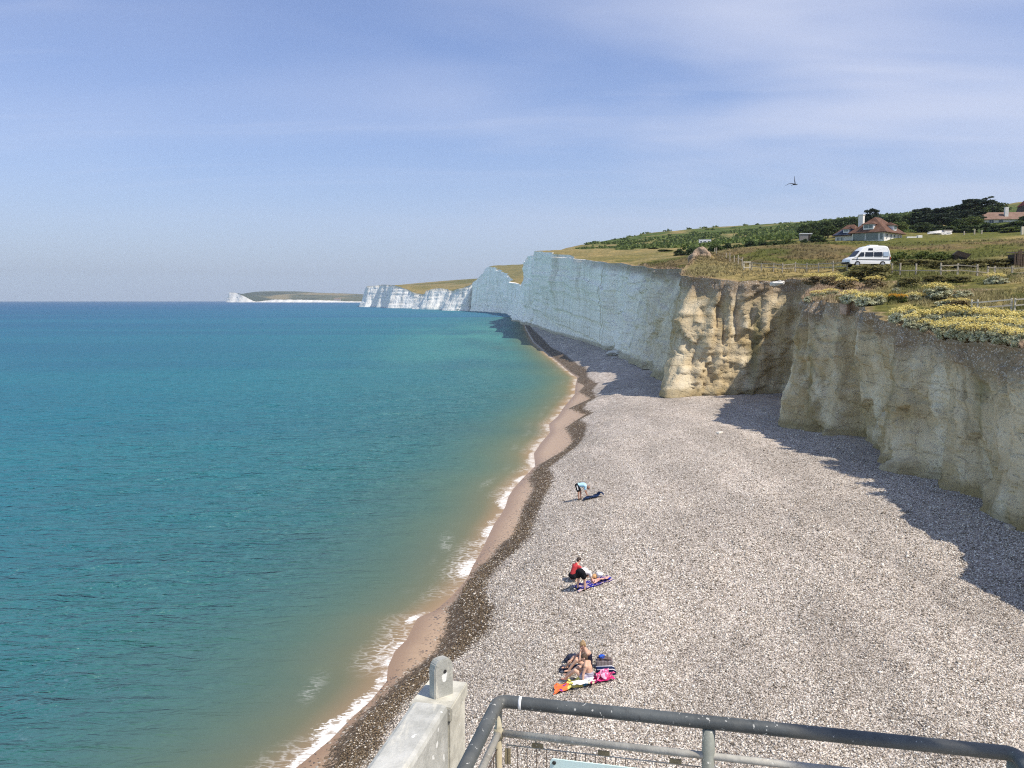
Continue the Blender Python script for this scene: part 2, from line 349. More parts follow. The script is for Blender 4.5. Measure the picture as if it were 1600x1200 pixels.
# control points of the coast, near to far: base (x, y, z) and top (x, y, z)
def T(px, py, Y): return at(px, py, Y)
COAST = [((30,-40,3.4),(32,-40,10)), ((26.5,0,3.2),(28,0,10.4)), ((21.6,14,3),(22.6,14,11.6)), ((21.4,24,3),(22.4,24,12.0)), ((22.2,31.5,3),(23.4,31.5,11.6)),
 ((24.2,37,3),T(1612,547,41)), ((23.9,41.5,3),T(1545,535,46.5)), ((24.9,43.2,3),T(1520,532,49)), ((24.9,49,3),T(1470,524,53)),
 ((24.2,54.6,3),T(1400,507,57.2)), ((26.8,57.6,3),T(1386,498,59.6)), ((27.5,64,3),T(1338,478,65.6)), ((24.3,69.5,3),T(1285,470,71)),
 ((23.4,71.8,3),T(1260,471,73)), ((25.4,75.5,3),T(1256,468,77)), ((32.6,95,3),(33.4,95.2,15.9)), ((31.5,97,3),(32.6,97.0,15.9)), ((24.4,97.4,3),T(1152,440,98.6)),
 ((20,96.6,3),T(1104,434,101.5)), ((18.2,97.6,3),T(1074,433,103)), ((18.6,101,3),T(1066,431,105.5)), ((20.8,109,3),T(1066,424,110)),
 ((21.6,114,3),T(1084,402,116.5)), ((22,118,3),T(1100,392,120.5)), ((22.2,122,3),T(1082,412,124)), ((22.3,129,3),T(1066,420,131)),
 ((22.4,146,2.9),T(1027,420,148)), ((22.2,187,2.8),T(972,411,189)), ((20,240,2.5),T(920,405,242)), ((16.6,312,2.1),T(881,394.5,314)),
 ((12.2,423,1.5),T(846,392.5,426)), ((6,545,.6),T(827,408,548)), ((4.5,600,.2),T(825.5,428,602)), ((3.4,660,-.3),T(823,449,662)),
 ((1,760,-.3),T(809,441,763)), ((-2.5,880,-.3),T(796,430,884)), ((-14,960,-.3),T(779,419,966)), ((-33,1030,-.3),T(763,416,1034)), ((-51,1090,-.3),T(744,440,1095)), ((-54,1180,-.3),T(741,442,1190))]
TER = [c[1] for c in COAST] + [T(*a) for a in [
 (1560,492,57),(1590,486,58),(1525,433,86),(1430,437,84),(1250,430,100),(1180,421,104),(1140,410,118),(1350,421,96),(1450,421,97),(1590,415,97),
 (1400,402,125),(1350,396,132),(1250,393,138),(1170,392,150),(1540,392,128),(1600,386,128),
 (1400,384,180),(1250,381,182),(1550,377,180),(1350,375,214),(1300,378,212),(1440,371,222),(1550,368,215),(1240,376,226),
 (1400,364,245),(1300,371,244),(1480,360,255),(1560,347,272),(1600,344,274),(1600,331,322),(1500,345,330),(1570,322,400),(1490,332,420),
 (1200,372,340),(1100,383,400),(1000,395,330),(1060,402,230),(1120,398,200),(900,391,440),(960,388,450),(1010,383,520),(1100,374,540),(1200,362,540),
 (1200,354,740),(1120,361,760),(1040,369,740),(960,380,720),(900,387,640),(870,391.5,560),(950,378.5,620),(1000,371,620),(1060,365,630),(1120,359,640),(1200,352.5,630),(1300,345,600),(1250,349,620),(1160,356,640),(1300,344,700),(1400,336,640),(1600,320,560)]] + [
 (150,20,24),(60,-20,14),(60,-60,12),(200,-60,28),(80,40,18),(150,100,29),(260,200,46),(400,400,75),(500,700,90),(300,900,80),(170,900,66),(60,800,44),(120,1000,62),(60,900,52),(300,1200,70),(-5,1010,56),(20,1000,56),(60,1100,55),(110,1150,60),
 (40,700,34)]
H = TPS(TER, 100.0)

def resample(ctrl, step_fn):
    B = np.array([c[0] for c in ctrl], float); Tt = np.array([c[1] for c in ctrl], float)
    L = np.r_[0, np.cumsum(np.linalg.norm(np.diff(B[:, :2], axis=0), axis=1))]
    s = [0.0]
    while s[-1] < L[-1]:
        y = math.hypot(np.interp(s[-1], L, B[:, 0]), np.interp(s[-1], L, B[:, 1])); s.append(s[-1] + step_fn(y))
    s = np.array(s[:-1] + [L[-1]])
    f = lambda P: np.stack([np.interp(s, L, P[:, i]) for i in range(3)], 1)
    return s, f(B), f(Tt)
def ss_(x, a, b):
    t = np.clip((np.asarray(x, float) - a) / (b - a), 0, 1); return t * t * (3 - 2 * t)
def gsmooth(P, r):
    n = int(3 * r) + 1; k = np.exp(-.5 * (np.arange(-n, n + 1) / r) ** 2); k /= k.sum()
    Q = np.pad(P, ((n, n), (0, 0)), mode='edge')
    return np.stack([np.convolve(Q[:, i], k, 'valid') for i in range(P.shape[1])], 1)
def cliff_mesh(ctrl, step_fn, nrow, amp_fn, seed, mat, name, lump=1.0, talus=.5, steps=()):
    s, B, Tp = resample(ctrl, step_fn)
    B = gsmooth(B, 2.0); Tp = gsmooth(Tp, 1.4)
    tg = np.gradient(gsmooth(B[:, :2], 5), axis=0); tg /= np.linalg.norm(tg, axis=1)[:, None] + 1e-9
    nx, ny = -tg[:, 1], tg[:, 0]
    dist = np.hypot(B[:, 0], B[:, 1]); A = amp_fn(dist)          # noise amplitude, metres
    t = np.linspace(-.04, 1, nrow)
    Pg = B[:, None, :] + (Tp - B)[:, None, :] * t[None, :, None]
    Ht = (Tp[:, 2] - B[:, 2])[:, None]; z = Pg[..., 2]; ss = np.repeat(s[:, None], nrow, 1)
    W = A[:, None] * 5.0                                           # flute wavelength
    flut = fbm(ss / W, z / (W * 3.2), 0, seed, 4, .55)
    mid = 1 - 2 * np.abs(fbm(ss / (W * .42), z / (W * 5.0), 0, seed + 5, 4, .55))
    groove = 1 - 2 * np.abs(fbm(ss / (W * .16), z / (W * 2.6), 0, seed + 50, 2, .5))
    strat = vnoise(ss / (W * 2.0), z / (A[:, None] * .55), 0, seed + 9)
    rid = 1 - np.abs(vnoise(ss / (W * .6), z / (W * 2.5), 0, seed + 3)) * 2
    d = A[:, None] * (.62 * flut * lump - .14 * mid + .06 * groove + .10 * strat + .34 * rid)
    tt = np.clip(t, 0, 1)[None, :]
    # sharp gullies, and stepped buttresses whose near sides catch the sun
    gn = vnoise(ss / (W * .75) + .25 * mid, z / (W * 6), 0, seed + 30); gul = np.clip(1 - np.abs(gn) * 4.5, 0, 1)
    d = d - A[:, None] * .95 * gul * (.4 + .6 * tt)
    wp = ss / (W * .9) + .9 * vnoise(ss / (W * 2.2), z / (W * 9), 0, seed + 33) + .14 * mid
    saw = 1 - (wp - np.floor(wp)); pick = np.clip(vnoise(np.floor(wp) * 7.31, z / (W * 1.5), 0, seed + 35) * 1.6 + (tt - .55) * .9, 0, 1)
    d = d + A[:, None] * 1.0 * (saw - .5) * pick * (np.clip((dist[:, None] - 105) / 60, 0, 1) * np.clip((620 - dist[:, None]) / 260, .25, 1))
    wb = .12 * mid
    d = d + A[:, None] * (.40 * cells(ss / (A[:, None] * 2.4) + wb, z / (A[:, None] * 3.8), seed + 60) + .16 * cells(ss / (A[:, None] * .85) + wb, z / (A[:, None] * 1.15), seed + 70)) * np.interp(dist, [150, 260, 700, 1200], [1, .7, .6, .3])[:, None]
    fade = np.clip((1.02 - tt) / .05, .7, 1)
    d = d * fade
    for yc, dep, ln in steps:      # the big stepped buttresses of the white cliff
        yy = B[:, 1]; d = d + (dep * ss_(yy, yc, yc + 3 + .02 * yc) * np.exp(-np.clip(yy - yc, 0, 1e4) / ln))[:, None] * np.clip(tt * 1.6, .25, 1)
    d = d + A[:, None] * talus * np.exp(-np.clip(t, 0, 1)[None, :] * Ht / (A[:, None] * 1.6))   # a little foot
    Pg[..., 0] += nx[:, None] * d; Pg[..., 1] += ny[:, None] * d
    Pg[:, -1, 2] += .12 * A * vnoise(s / (A * 1.5), s * 0, 0, seed + 20)
    depth = (Tp[:, 2][:, None] - z)
    me = npmesh(name, Pg.reshape(-1, 3), gridfaces(len(s), nrow), [mat], True, {'dt': depth.ravel(), 'hb': (z - B[:, 2][:, None]).ravel(), 'su': ss.ravel()})
    return me, Pg[:, -1, :].copy(), s
# ---- chalk
def chalk(name, near):
    s = NT(name); P = s.pos(); px = s.sep(P); dt = s.attr('dt').outputs['Fac']; hb = s.attr('hb').outputs['Fac']; su = s.attr('su').outputs['Fac']
    zc = px.outputs[2]
    cv = s.n('ShaderNodeCombineXYZ', {0: su, 1: zc, 2: 0.0}).outputs[0]
    if near:
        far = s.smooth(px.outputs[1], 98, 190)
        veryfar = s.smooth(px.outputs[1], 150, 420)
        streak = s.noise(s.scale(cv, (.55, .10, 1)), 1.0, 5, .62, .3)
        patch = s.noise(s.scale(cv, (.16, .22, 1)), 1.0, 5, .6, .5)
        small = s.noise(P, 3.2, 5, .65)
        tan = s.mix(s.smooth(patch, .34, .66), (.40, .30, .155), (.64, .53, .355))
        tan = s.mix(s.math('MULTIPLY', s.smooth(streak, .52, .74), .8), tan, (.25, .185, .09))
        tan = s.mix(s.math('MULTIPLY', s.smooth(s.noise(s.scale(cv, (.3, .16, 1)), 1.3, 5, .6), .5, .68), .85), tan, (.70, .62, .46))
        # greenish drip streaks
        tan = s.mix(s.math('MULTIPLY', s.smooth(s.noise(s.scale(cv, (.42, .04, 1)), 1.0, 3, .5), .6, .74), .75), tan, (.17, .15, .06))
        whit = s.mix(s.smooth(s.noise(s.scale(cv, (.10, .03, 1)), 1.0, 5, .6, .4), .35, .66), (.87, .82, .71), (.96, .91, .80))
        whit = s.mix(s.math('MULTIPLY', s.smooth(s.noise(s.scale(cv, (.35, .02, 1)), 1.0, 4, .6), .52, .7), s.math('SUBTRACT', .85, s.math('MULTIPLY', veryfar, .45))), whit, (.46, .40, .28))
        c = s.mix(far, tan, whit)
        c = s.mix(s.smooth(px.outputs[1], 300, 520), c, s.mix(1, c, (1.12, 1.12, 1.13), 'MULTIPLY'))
        # brown clay and flinty soil below the turf on the near, low cliff
        soil = s.math('SUBTRACT', 1.0, s.smooth(s.math('ADD', dt, s.math('MULTIPLY', s.math('SUBTRACT', patch, .5), 3.2)), .6, 2.6))
        lown = s.math('SUBTRACT', 1.0, s.smooth(px.outputs[1], 62, 96))
        soil2 = s.math('SUBTRACT', 1.0, s.smooth(s.math('ADD', dt, s.math('MULTIPLY', s.math('SUBTRACT', patch, .5), 5.0)), .7, 2.6))
        soil = s.math('MAXIMUM', s.math('MULTIPLY', soil, s.math('SUBTRACT', 1.0, s.smooth(px.outputs[1], 110, 330))), s.math('MULTIPLY', soil2, lown))
        flint = s.n('ShaderNodeTexVoronoi', {'Vector': P, 'Scale': 13.0}, feature='F1')
        fl = s.smooth(s.sep(flint.outputs['Color']).outputs[0], .80, .84)
        sc = s.mix(small, (.20, .14, .088), (.40, .30, .20))
        sc = s.mix(s.math('MULTIPLY', fl, .6), sc, (.74, .66, .57))
        c = s.mix(s.math('MULTIPLY', soil, .92), c, sc)
        # thin dark strata / flint bands
        wz = s.math('ADD', zc, s.math('MULTIPLY', s.noise(s.scale(cv, (.12, .3, 1)), 1.0, 3, .5), 1.1))
        st = s.noise(s.n('ShaderNodeCombineXYZ', {0: s.math('MULTIPLY', su, .04), 1: s.math('MULTIPLY', wz, 1.5), 2: 0.0}).outputs[0], 1.0, 3, .6)
        line_ = s.math('MULTIPLY', s.smooth(st, .585, .64), s.smooth(small, .38, .55))
        c = s.mix(s.math('MULTIPLY', line_, .4), c, s.mix(1, c, (.5, .44, .34), 'MULTIPLY'))
        crack = s.n('ShaderNodeTexVoronoi', {'Vector': s.scale(cv, (.55, .95, 1)), 'Scale': 1.0}, feature='DISTANCE_TO_EDGE').outputs[0]
        ck = s.math('MULTIPLY', s.math('SUBTRACT', 1.0, s.smooth(crack, .0, .05)), s.smooth(small, .42, .6))
        c = s.mix(s.math('MULTIPLY', ck, .10), c, (.16, .13, .08))
        # tide-stained foot
        ft = s.math('SUBTRACT', 1.0, s.smooth(s.math('ADD', hb, s.math('MULTIPLY', s.math('SUBTRACT', small, .5), .6)), .15, .8))
        c = s.mix(s.math('MULTIPLY', ft, .6), c, (.24, .18, .08))
        spk = s.noise(P, 7.0, 4, .7)
        c = s.mix(s.math('MULTIPLY', s.math('SUBTRACT', 1.0, s.smooth(spk, .30, .42)), .5), c, (.14, .11, .07))
        hgt = s.math('ADD', s.noise(s.scale(cv, (2.2, 1.5, 1)), 1.0, 6, .65), s.math('MULTIPLY', small, .6))
        nrm = s.bump(s.math('ADD', hgt, s.math('MULTIPLY', s.noise(s.scale(cv, (.7, .2, 1)), 1.0, 5, .6), s.math('MULTIPLY', far, 1.5))), .55, .3)
        nrm = s.bump(s.math('SUBTRACT', s.math('MULTIPLY', fl, soil), ck), .7, .12, nrm)
        nrm = s.bump(spk, .4, .06, nrm)
    else:
        streak = s.noise(s.scale(cv, (.05, .012, 1)), 1.0, 4, .6, .4)
        c = s.mix(s.smooth(streak, .35, .68), (.74, .71, .64), (.88, .86, .80))
        bandn = s.noise(s.n('ShaderNodeCombineXYZ', {0: s.math('MULTIPLY', su, .004), 1: s.math('MULTIPLY', zc, .2), 2: 0.0}).outputs[0], 1.0, 3, .6)
        c = s.mix(s.math('MULTIPLY', s.smooth(bandn, .55, .68), .35), c, (.42, .39, .33))
        top = s.math('SUBTRACT', 1.0, s.smooth(dt, 1.0, 5.0))
        c = s.mix(s.math('MULTIPLY', top, .45), c, (.45, .38, .25))
        nrm = s.bump(s.noise(s.scale(cv, (.12, .035, 1)), 1.0, 5, .65), .9, 5.0)
    return s.out(c, .92, nrm, 0, .15)
M_chalk = chalk('chalk near', True); M_chalk_far = chalk('chalk far', False)
# ---- turf
def turf():
    s = NT('turf'); P = s.pos(); ac = s.n('ShaderNodeAttribute', attribute_name='tc').outputs['Color']
    n1 = s.noise(P, 1.4, 6, .68); n2 = s.noise(s.scale(P, (1, .6, 1)), .16, 6, .62); n3 = s.noise(P, 6.0, 4, .7)
    c = s.mix(s.smooth(n1, .3, .72), s.mix(1, ac, (.62, .62, .55), 'MULTIPLY'), s.mix(1, ac, (1.38, 1.3, 1.2), 'MULTIPLY'))
    c = s.mix(s.smooth(n2, .35, .68), s.mix(1, c, (.80, .84, .78), 'MULTIPLY'), s.mix(1, c, (1.2, 1.12, 1.02), 'MULTIPLY'))
    c = s.mix(s.math('MULTIPLY', s.smooth(n3, .5, .7), .3), c, (.05, .05, .02))
    nrm = s.bump(s.math('ADD', n1, s.math('MULTIPLY', n3, .5)), .9, .22)
    return s.out(c, .95, nrm, 0, .1)
M_turf = turf()
STRAW = np.array((.25, .21, .10)); OLIVE = np.array((.105, .115, .030)); GREEN = np.array((.055, .085, .022)); BROWN = np.array((.15, .115, .06)); PALE = np.array((.30, .25, .125)); LAWN = np.array((.115, .125, .030)); SAND_ = np.array((.40, .29, .20)); DOWN = np.array((.25, .21, .105))
def ss(x, a, b):
    t = np.clip((np.asarray(x, float) - a) / (b - a), 0, 1); return t * t * (3 - 2 * t)
def lerp(a, b, t): return a * (1 - t[..., None]) + b * t[..., None]
def turf_colour(X, Y, w):
    """plant cover by place: straw turf at the edge, scrubby brown bank, mown lawn and pale track, gorse green on the hill"""
    n = fbm(X / 14, Y / 14, 0, 31, 4); m = fbm(X / 4, Y / 4, 0, 37, 3); k = fbm(X / 60, Y / 60, 0, 41, 3)
    c = np.zeros(X.shape + (3,)) + STRAW
    c = lerp(c, OLIVE, ss(n + .4 * m, -.35, .3) * .85)
    near = 1 - ss(Y, 84, 98)
    c = lerp(c, SAND_, near * ss(-n + .6 * m, .1, .6) * .8)
    bank = ss(Y, 108, 122) * (1 - ss(Y, 150, 172))
    xa = ss(X / np.maximum(Y, 1), .36, .44)
    c = lerp(c, lerp(BROWN + 0 * c, OLIVE * .95, ss(n + m * .6 + xa * .9 - .3, -.1, .5)), bank * .85)
    lawn = ss(Y, 156, 176) * (1 - ss(Y, 255, 285)) * ss(X / np.maximum(Y, 1), .27, .32)
    c = lerp(c, LAWN, lawn * .9)
    tr = np.exp(-((Y - 176 - 6 * (X / np.maximum(Y, 1) - .4) * 10) / 9) ** 2) * ss(X / np.maximum(Y, 1), .28, .33)
    c = lerp(c, PALE, tr * .85)
    hill = ss(Y, 200, 300)
    edge = ss(w, 5 + .03 * Y, 14 + .075 * Y)
    hc = lerp(DOWN + 0 * c, GREEN * 1.3, ss(n * .7 + k * .5, -.6, .1))
    hc = lerp(hc, DOWN + 0 * c, ss(Y, 640, 735) * .9)
    c = lerp(c, lerp(DOWN + 0 * c, hc, edge), hill)
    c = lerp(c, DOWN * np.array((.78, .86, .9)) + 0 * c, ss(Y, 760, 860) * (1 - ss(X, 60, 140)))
    c = lerp(c, SAND_, (1 - ss(w, .1, .9)) * .6 * (1 - hill))
    return c
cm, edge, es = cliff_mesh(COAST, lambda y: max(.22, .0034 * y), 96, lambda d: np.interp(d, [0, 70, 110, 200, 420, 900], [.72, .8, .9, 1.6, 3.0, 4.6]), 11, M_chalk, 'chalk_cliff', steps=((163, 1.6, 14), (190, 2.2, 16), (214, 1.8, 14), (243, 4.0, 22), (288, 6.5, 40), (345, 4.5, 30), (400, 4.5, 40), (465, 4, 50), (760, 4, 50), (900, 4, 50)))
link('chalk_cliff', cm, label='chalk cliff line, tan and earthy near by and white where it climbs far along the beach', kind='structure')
order_y = np.maximum.accumulate(edge[:, 1])
EY = order_y + np.arange(len(order_y)) * 1e-6; EX = edge[:, 0]; EZ = edge[:, 2]; EDZ = EZ - H(edge[:, 0], edge[:, 1])
def land_edge_x(y): return np.interp(y, EY, EX)
def landz(x, y, rough=True):
    x = np.asarray(x, float); y = np.asarray(y, float)
    w = np.maximum(x - np.interp(y, EY, EX), 0)
    z = H(x, y) + np.interp(y, EY, EDZ) * np.exp(-w / np.maximum(6, y * .05))
    if rough:
        a = np.clip(w / 4, 0, 1)
        z = z + a * (.22 * fbm(x / 5, y / 5, 0, 51, 3) + .5 * np.clip(y / 300, 0, 1) * fbm(x / 22, y / 22, 0, 55, 2))
    return z
W = np.concatenate([[0], np.geomspace(.12, 700, 150)])
Xl = edge[:, 0][:, None] + W[None, :]; Yl = np.repeat(edge[:, 1][:, None], len(W), 1)
# inland the rows take even spacing so that they never cross
Yl = lerp(Yl[..., None], np.repeat(EY[:, None], len(W), 1)[..., None], np.clip(W / 3, 0, 1)[None, :] + 0 * Yl)[..., 0]
Zl = landz(Xl, Yl); Zl[:, 0] = edge[:, 2]
tc = turf_colour(Xl, Yl, np.repeat(W[None, :], len(edge), 0))
link('clifftop_land', npmesh('clifftop_land', np.stack([Xl, Yl, Zl], -1).reshape(-1, 3), gridfaces(len(edge), len(W))[:, ::-1], [M_turf], True, {'tc': tc.reshape(-1, 3)}),
     label='dry grassy cliff top rising to a scrubby green hill', kind='structure')
def land_hit(px, py, y0=30., y1=900.):
    yy = np.geomspace(y0, y1, 2500); d = ray(px, py); xx = d[0] / d[1] * yy; zz = CAMZ + d[2] / d[1] * yy
    g = landz(xx, yy); ok = (g >= zz) & (xx > land_edge_x(yy))
    i = int(np.argmax(ok)) if ok.any() else len(yy) - 1
    return Vector((xx[i], yy[i], g[i]))
def land_at(px, Y):
    x = ray(px, 470)[0] / ray(px, 470)[1] * Y
    return Vector((x, Y, float(landz(x, Y))))
# ================================================================== FAR HEADLANDS
def B0(t): 
    k = .985; return (t[0] * 1.0 - .01 * t[1], t[1] - 6, -.5)
def headland(pts, hint, rule, step, amp, seed, name, label, wmax, nrow, colfn, tpsc):
    ctrl = []
    for a in pts:
        t = at(*a); ctrl.append(((t[0] - amp * 1.6, t[1] - amp * 2.0, -.5), t))
    me, ed, s_ = cliff_mesh(ctrl, lambda y: step, nrow, lambda d: np.full_like(d, amp), seed, M_chalk_far, 'white_cliff', 1.3, .5)
    root = empty(name, (0, 0, 0), label=label, kind='structure')
    link('chalk_face', me, root)
    Hf = TPS([c[1] for c in ctrl] + [at(*h) for h in hint], tpsc)
    w = np.concatenate([[0], np.geomspace(step * .5, wmax, 60)])
    ru = np.array(rule) / np.hypot(*rule)
    Xf = ed[:, 0][:, None] + ru[0] * w; Yf = ed[:, 1][:, None] + ru[1] * w
    dz = ed[:, 2] - Hf(ed[:, 0], ed[:, 1])
    Zf = Hf(Xf, Yf) + dz[:, None] * np.exp(-w / 60)[None]
    Zf[:, 0] = ed[:, 2]
    link('downland', npmesh('downland', np.stack([Xf, Yf, Zf], -1).reshape(-1, 3), gridfaces(len(ed), len(w))[:, ::-1], [M_turf], True, {'tc': colfn(Xf, Yf).reshape(-1, 3)}), root)
def col_down(X, Y):
    c = np.zeros(X.shape + (3,)) + DOWN * np.array((.95, .95, .95)); n = fbm(X / 90, Y / 150, 0, 61, 4)
    c = lerp(c, OLIVE, ss(n, -.1, .5) * .7); return lerp(c, GREEN, ss(Y, 2250, 2400))
def col_far(X, Y):
    n = fbm(X / 420, Y / 260, 0, 71, 4); c = np.zeros(X.shape + (3,)) + np.array((.10, .11, .055))
    c = lerp(c, np.array((.045, .06, .03)), ss(n, -.05, .2)); return lerp(c, PALE * .8, ss(fbm(X / 300, Y / 500, 0, 75, 3), .25, .5))
headland([(756,441,1165),(748,441,1145),(742,442,1128),(736,444,1128),(724,449,1140),(712,453.5,1150),(706,454,1160),(704,453.5,1290),(692,451,1305),(678,450.5,1312),(668,454,1325),(658,460,1345),
          (656.5,460,1470),(644,456,1490),(630,450,1505),(614,446,1520),(611,445.5,1660),(604,445,1672),(597,444.5,1680),(595,446,1745),(584,446,1756),(576,447,1765),(573.5,450,1900),(573,452,2300)],
         [(625,446,2000),(640,443.5,2150),(680,440,2250),(745,436,2400),(800,434,2400),(700,447,1700),(745,441,1700),(800,436,1500),(760,438,1400),(650,452,2900),(745,445,2900)],
         (.62, 1), 3.2, 5.2, 81, 'white_headlands', 'row of scalloped white chalk headlands falling to the sea in the distance', 1000, 44, col_down, 300.)
headland([(574,471,5700),(540,470.6,5750),(522,469.6,5800),(497,468.6,5850),(470,468.2,5900),(440,468.0,5950),(425,468.2,6000),(412,470,6050),(402,471.5,6100),(394,469.5,6120),(382,463,6150),(369,457.6,6180),(359,457.2,6200),(358,462,6600)],
         [(376,455.2,6900),(380,455,7300),(430,454.6,7600),(472,455.4,7600),(505,458,7600),(540,458.5,7600),(575,460,7600),(420,462,6600),(480,463,6600),(540,464,6600),(575,466,6400),(400,462,6500),(450,462.5,9000),(560,466,9000)],
         (.35, 1), 9.0, 9.0, 91, 'distant_headland', 'hazy far headland with a white cliff snout and long low pinkish cliff', 2600, 26, col_far, 1000.)
# ================================================================== MESH KIT
class MB:
    """collects boxes, tubes and prisms and links them as one mesh"""
    def __init__(s): s.bm = bmesh.new()
    def box(s, a, b, M=None, bev=0):
        x0, y0, z0 = a; x1, y1, z1 = b
        vs = [s.bm.verts.new(p) for p in ((x0,y0,z0),(x1,y0,z0),(x1,y1,z0),(x0,y1,z0),(x0,y0,z1),(x1,y0,z1),(x1,y1,z1),(x0,y1,z1))]
        fs = [s.bm.faces.new([vs[i] for i in f]) for f in ((3,2,1,0),(4,5,6,7),(0,1,5,4),(1,2,6,5),(2,3,7,6),(3,0,4,7))]
        if bev: bmesh.ops.bevel(s.bm, geom=list({e for f in fs for e in f.edges}), offset=bev, segments=2, affect='EDGES')
        if M is not None: bmesh.ops.transform(s.bm, matrix=M, verts=[v for v in vs if v.is_valid])
        return s
    def beam(s, a, b, w, h, jit=0, up=(0, 0, 1)):
        a, b = Vector(a), Vector(b); d = (b - a).normalized(); sd = d.cross(Vector(up))
        if sd.length < 1e-4: sd = d.cross(Vector((0, 1, 0)))
        sd.normalize(); u = sd.cross(d)
        q = []
        for p in (a, b):
            j = 1 + random.uniform(-jit, jit)
            q += [s.bm.verts.new(p + sd * w * .5 * i * j + u * h * .5 * k * j) for i, k in ((-1,-1),(1,-1),(1,1),(-1,1))]
        for f in ((3,2,1,0),(4,5,6,7),(0,1,5,4),(1,2,6,5),(2,3,7,6),(3,0,4,7)): s.bm.faces.new([q[i] for i in f])
        return s
    def tube(s, pts, r, seg=16, caps=True):
        pts = [Vector(p) for p in pts]; rs = r if isinstance(r, (list, tuple)) else [r] * len(pts); rings = []
        ref = None
        for i, p in enumerate(pts):
            d = ((pts[min(i + 1, len(pts) - 1)] - pts[max(i - 1, 0)])).normalized()
            if ref is None: ref = d.orthogonal().normalized()
            ref = (ref - d * ref.dot(d)).normalized(); b = d.cross(ref)
            rings.append([s.bm.verts.new(p + (ref * math.cos(t) + b * math.sin(t)) * rs[i]) for t in [2 * math.pi * k / seg for k in range(seg)]])
        for q, w in zip(rings, rings[1:]):
            for k in range(seg): s.bm.faces.new((q[k], q[(k + 1) % seg], w[(k + 1) % seg], w[k])).smooth = True
        if caps: s.bm.faces.new(rings[0][::-1]); s.bm.faces.new(rings[-1])
        return s
    def poly(s, pts): s.bm.faces.new([s.bm.verts.new(p) for p in pts]); return s
    def prism(s, pts, d):
        """closed outline pts pushed along d"""
        a = [s.bm.verts.new(p) for p in pts]; b = [s.bm.verts.new(Vector(p) + Vector(d)) for p in pts]; n = len(pts)
        s.bm.faces.new(a[::-1]); s.bm.faces.new(b)
        for i in range(n): s.bm.faces.new((a[i], a[(i + 1) % n], b[(i + 1) % n], b[i]))
        return s
    def mesh(s, name, mat, bev=0, smooth=False):
        bmesh.ops.recalc_face_normals(s.bm, faces=s.bm.faces)
        if bev: bmesh.ops.bevel(s.bm, geom=[e for e in s.bm.edges if e.is_manifold and e.calc_face_angle(0) > .5], offset=bev, segments=2, affect='EDGES')
        me = bpy.data.meshes.new(name); s.bm.to_mesh(me); s.bm.free()
        for m in (mat if isinstance(mat, (list, tuple)) else [mat]): me.materials.append(m)
        if smooth: me.polygons.foreach_set('use_smooth', np.ones(len(me.polygons), dtype=bool))
        return me
    def link(s, name, mat, parent=None, bev=0, smooth=False, **k): return link(name, s.mesh(name, mat, bev, smooth), parent, **k)
def copy_tree(o, parent=None):
    c = o.copy(); COL.objects.link(c); c.parent = parent
    for ch in list(o.children):
        copy_tree(ch, c)
    return c
# ================================================================== VEGETATION
def leaf_mat(name, dark, lite, rough=.7, sat=None, hot=None):
    s = NT(name); lv = s.attr('lv').outputs['Fac']; v = s.obj()
    nz = s.noise(v, 1.6, 3, .6)
    f = s.math('ADD', s.math('MULTIPLY', lv, .6), s.math('MULTIPLY', nz, .5))
    c = s.mix(s.smooth(f, .2, .9), dark, lite)
    if hot: c = s.mix(s.smooth(lv, .9, .96), c, hot)
    b = s.n('ShaderNodeBsdfPrincipled', {'Base Color': c, 'Roughness': rough, 'Specular IOR Level': .25})
    t = s.n('ShaderNodeBsdfTranslucent', {'Color': s.mix(.35, c, lite)})
    m = s.n('ShaderNodeMixShader', {0: .22, 1: b.outputs[0], 2: t.outputs[0]})
    s.n('ShaderNodeOutputMaterial', {'Surface': m.outputs[0]})
    return s.m
def quads(C, size, g, flat=0.0, long=1.5):
    """leaf-sized quads at points C"""
    n = len(C); nrm = g.normal(size=(n, 3)); nrm[:, 2] = nrm[:, 2] * (1 - flat) + flat * 2.5
    nrm /= np.linalg.norm(nrm, axis=1)[:, None]
    a = np.cross(nrm, g.normal(size=(n, 3))); a /= np.linalg.norm(a, axis=1)[:, None] + 1e-9; b = np.cross(nrm, a)
    sz = (np.asarray(size) * g.uniform(.6, 1.35, n))[:, None]
    a = a * sz * long * .5; b = b * sz * .5
    V = np.stack([C - a, C + b * .9 - a * .1, C + a, C - b * .9 + a * .1], 1).reshape(-1, 3)
    return V, np.arange(n * 4).reshape(-1, 4), np.repeat(g.uniform(0, 1, n), 4)
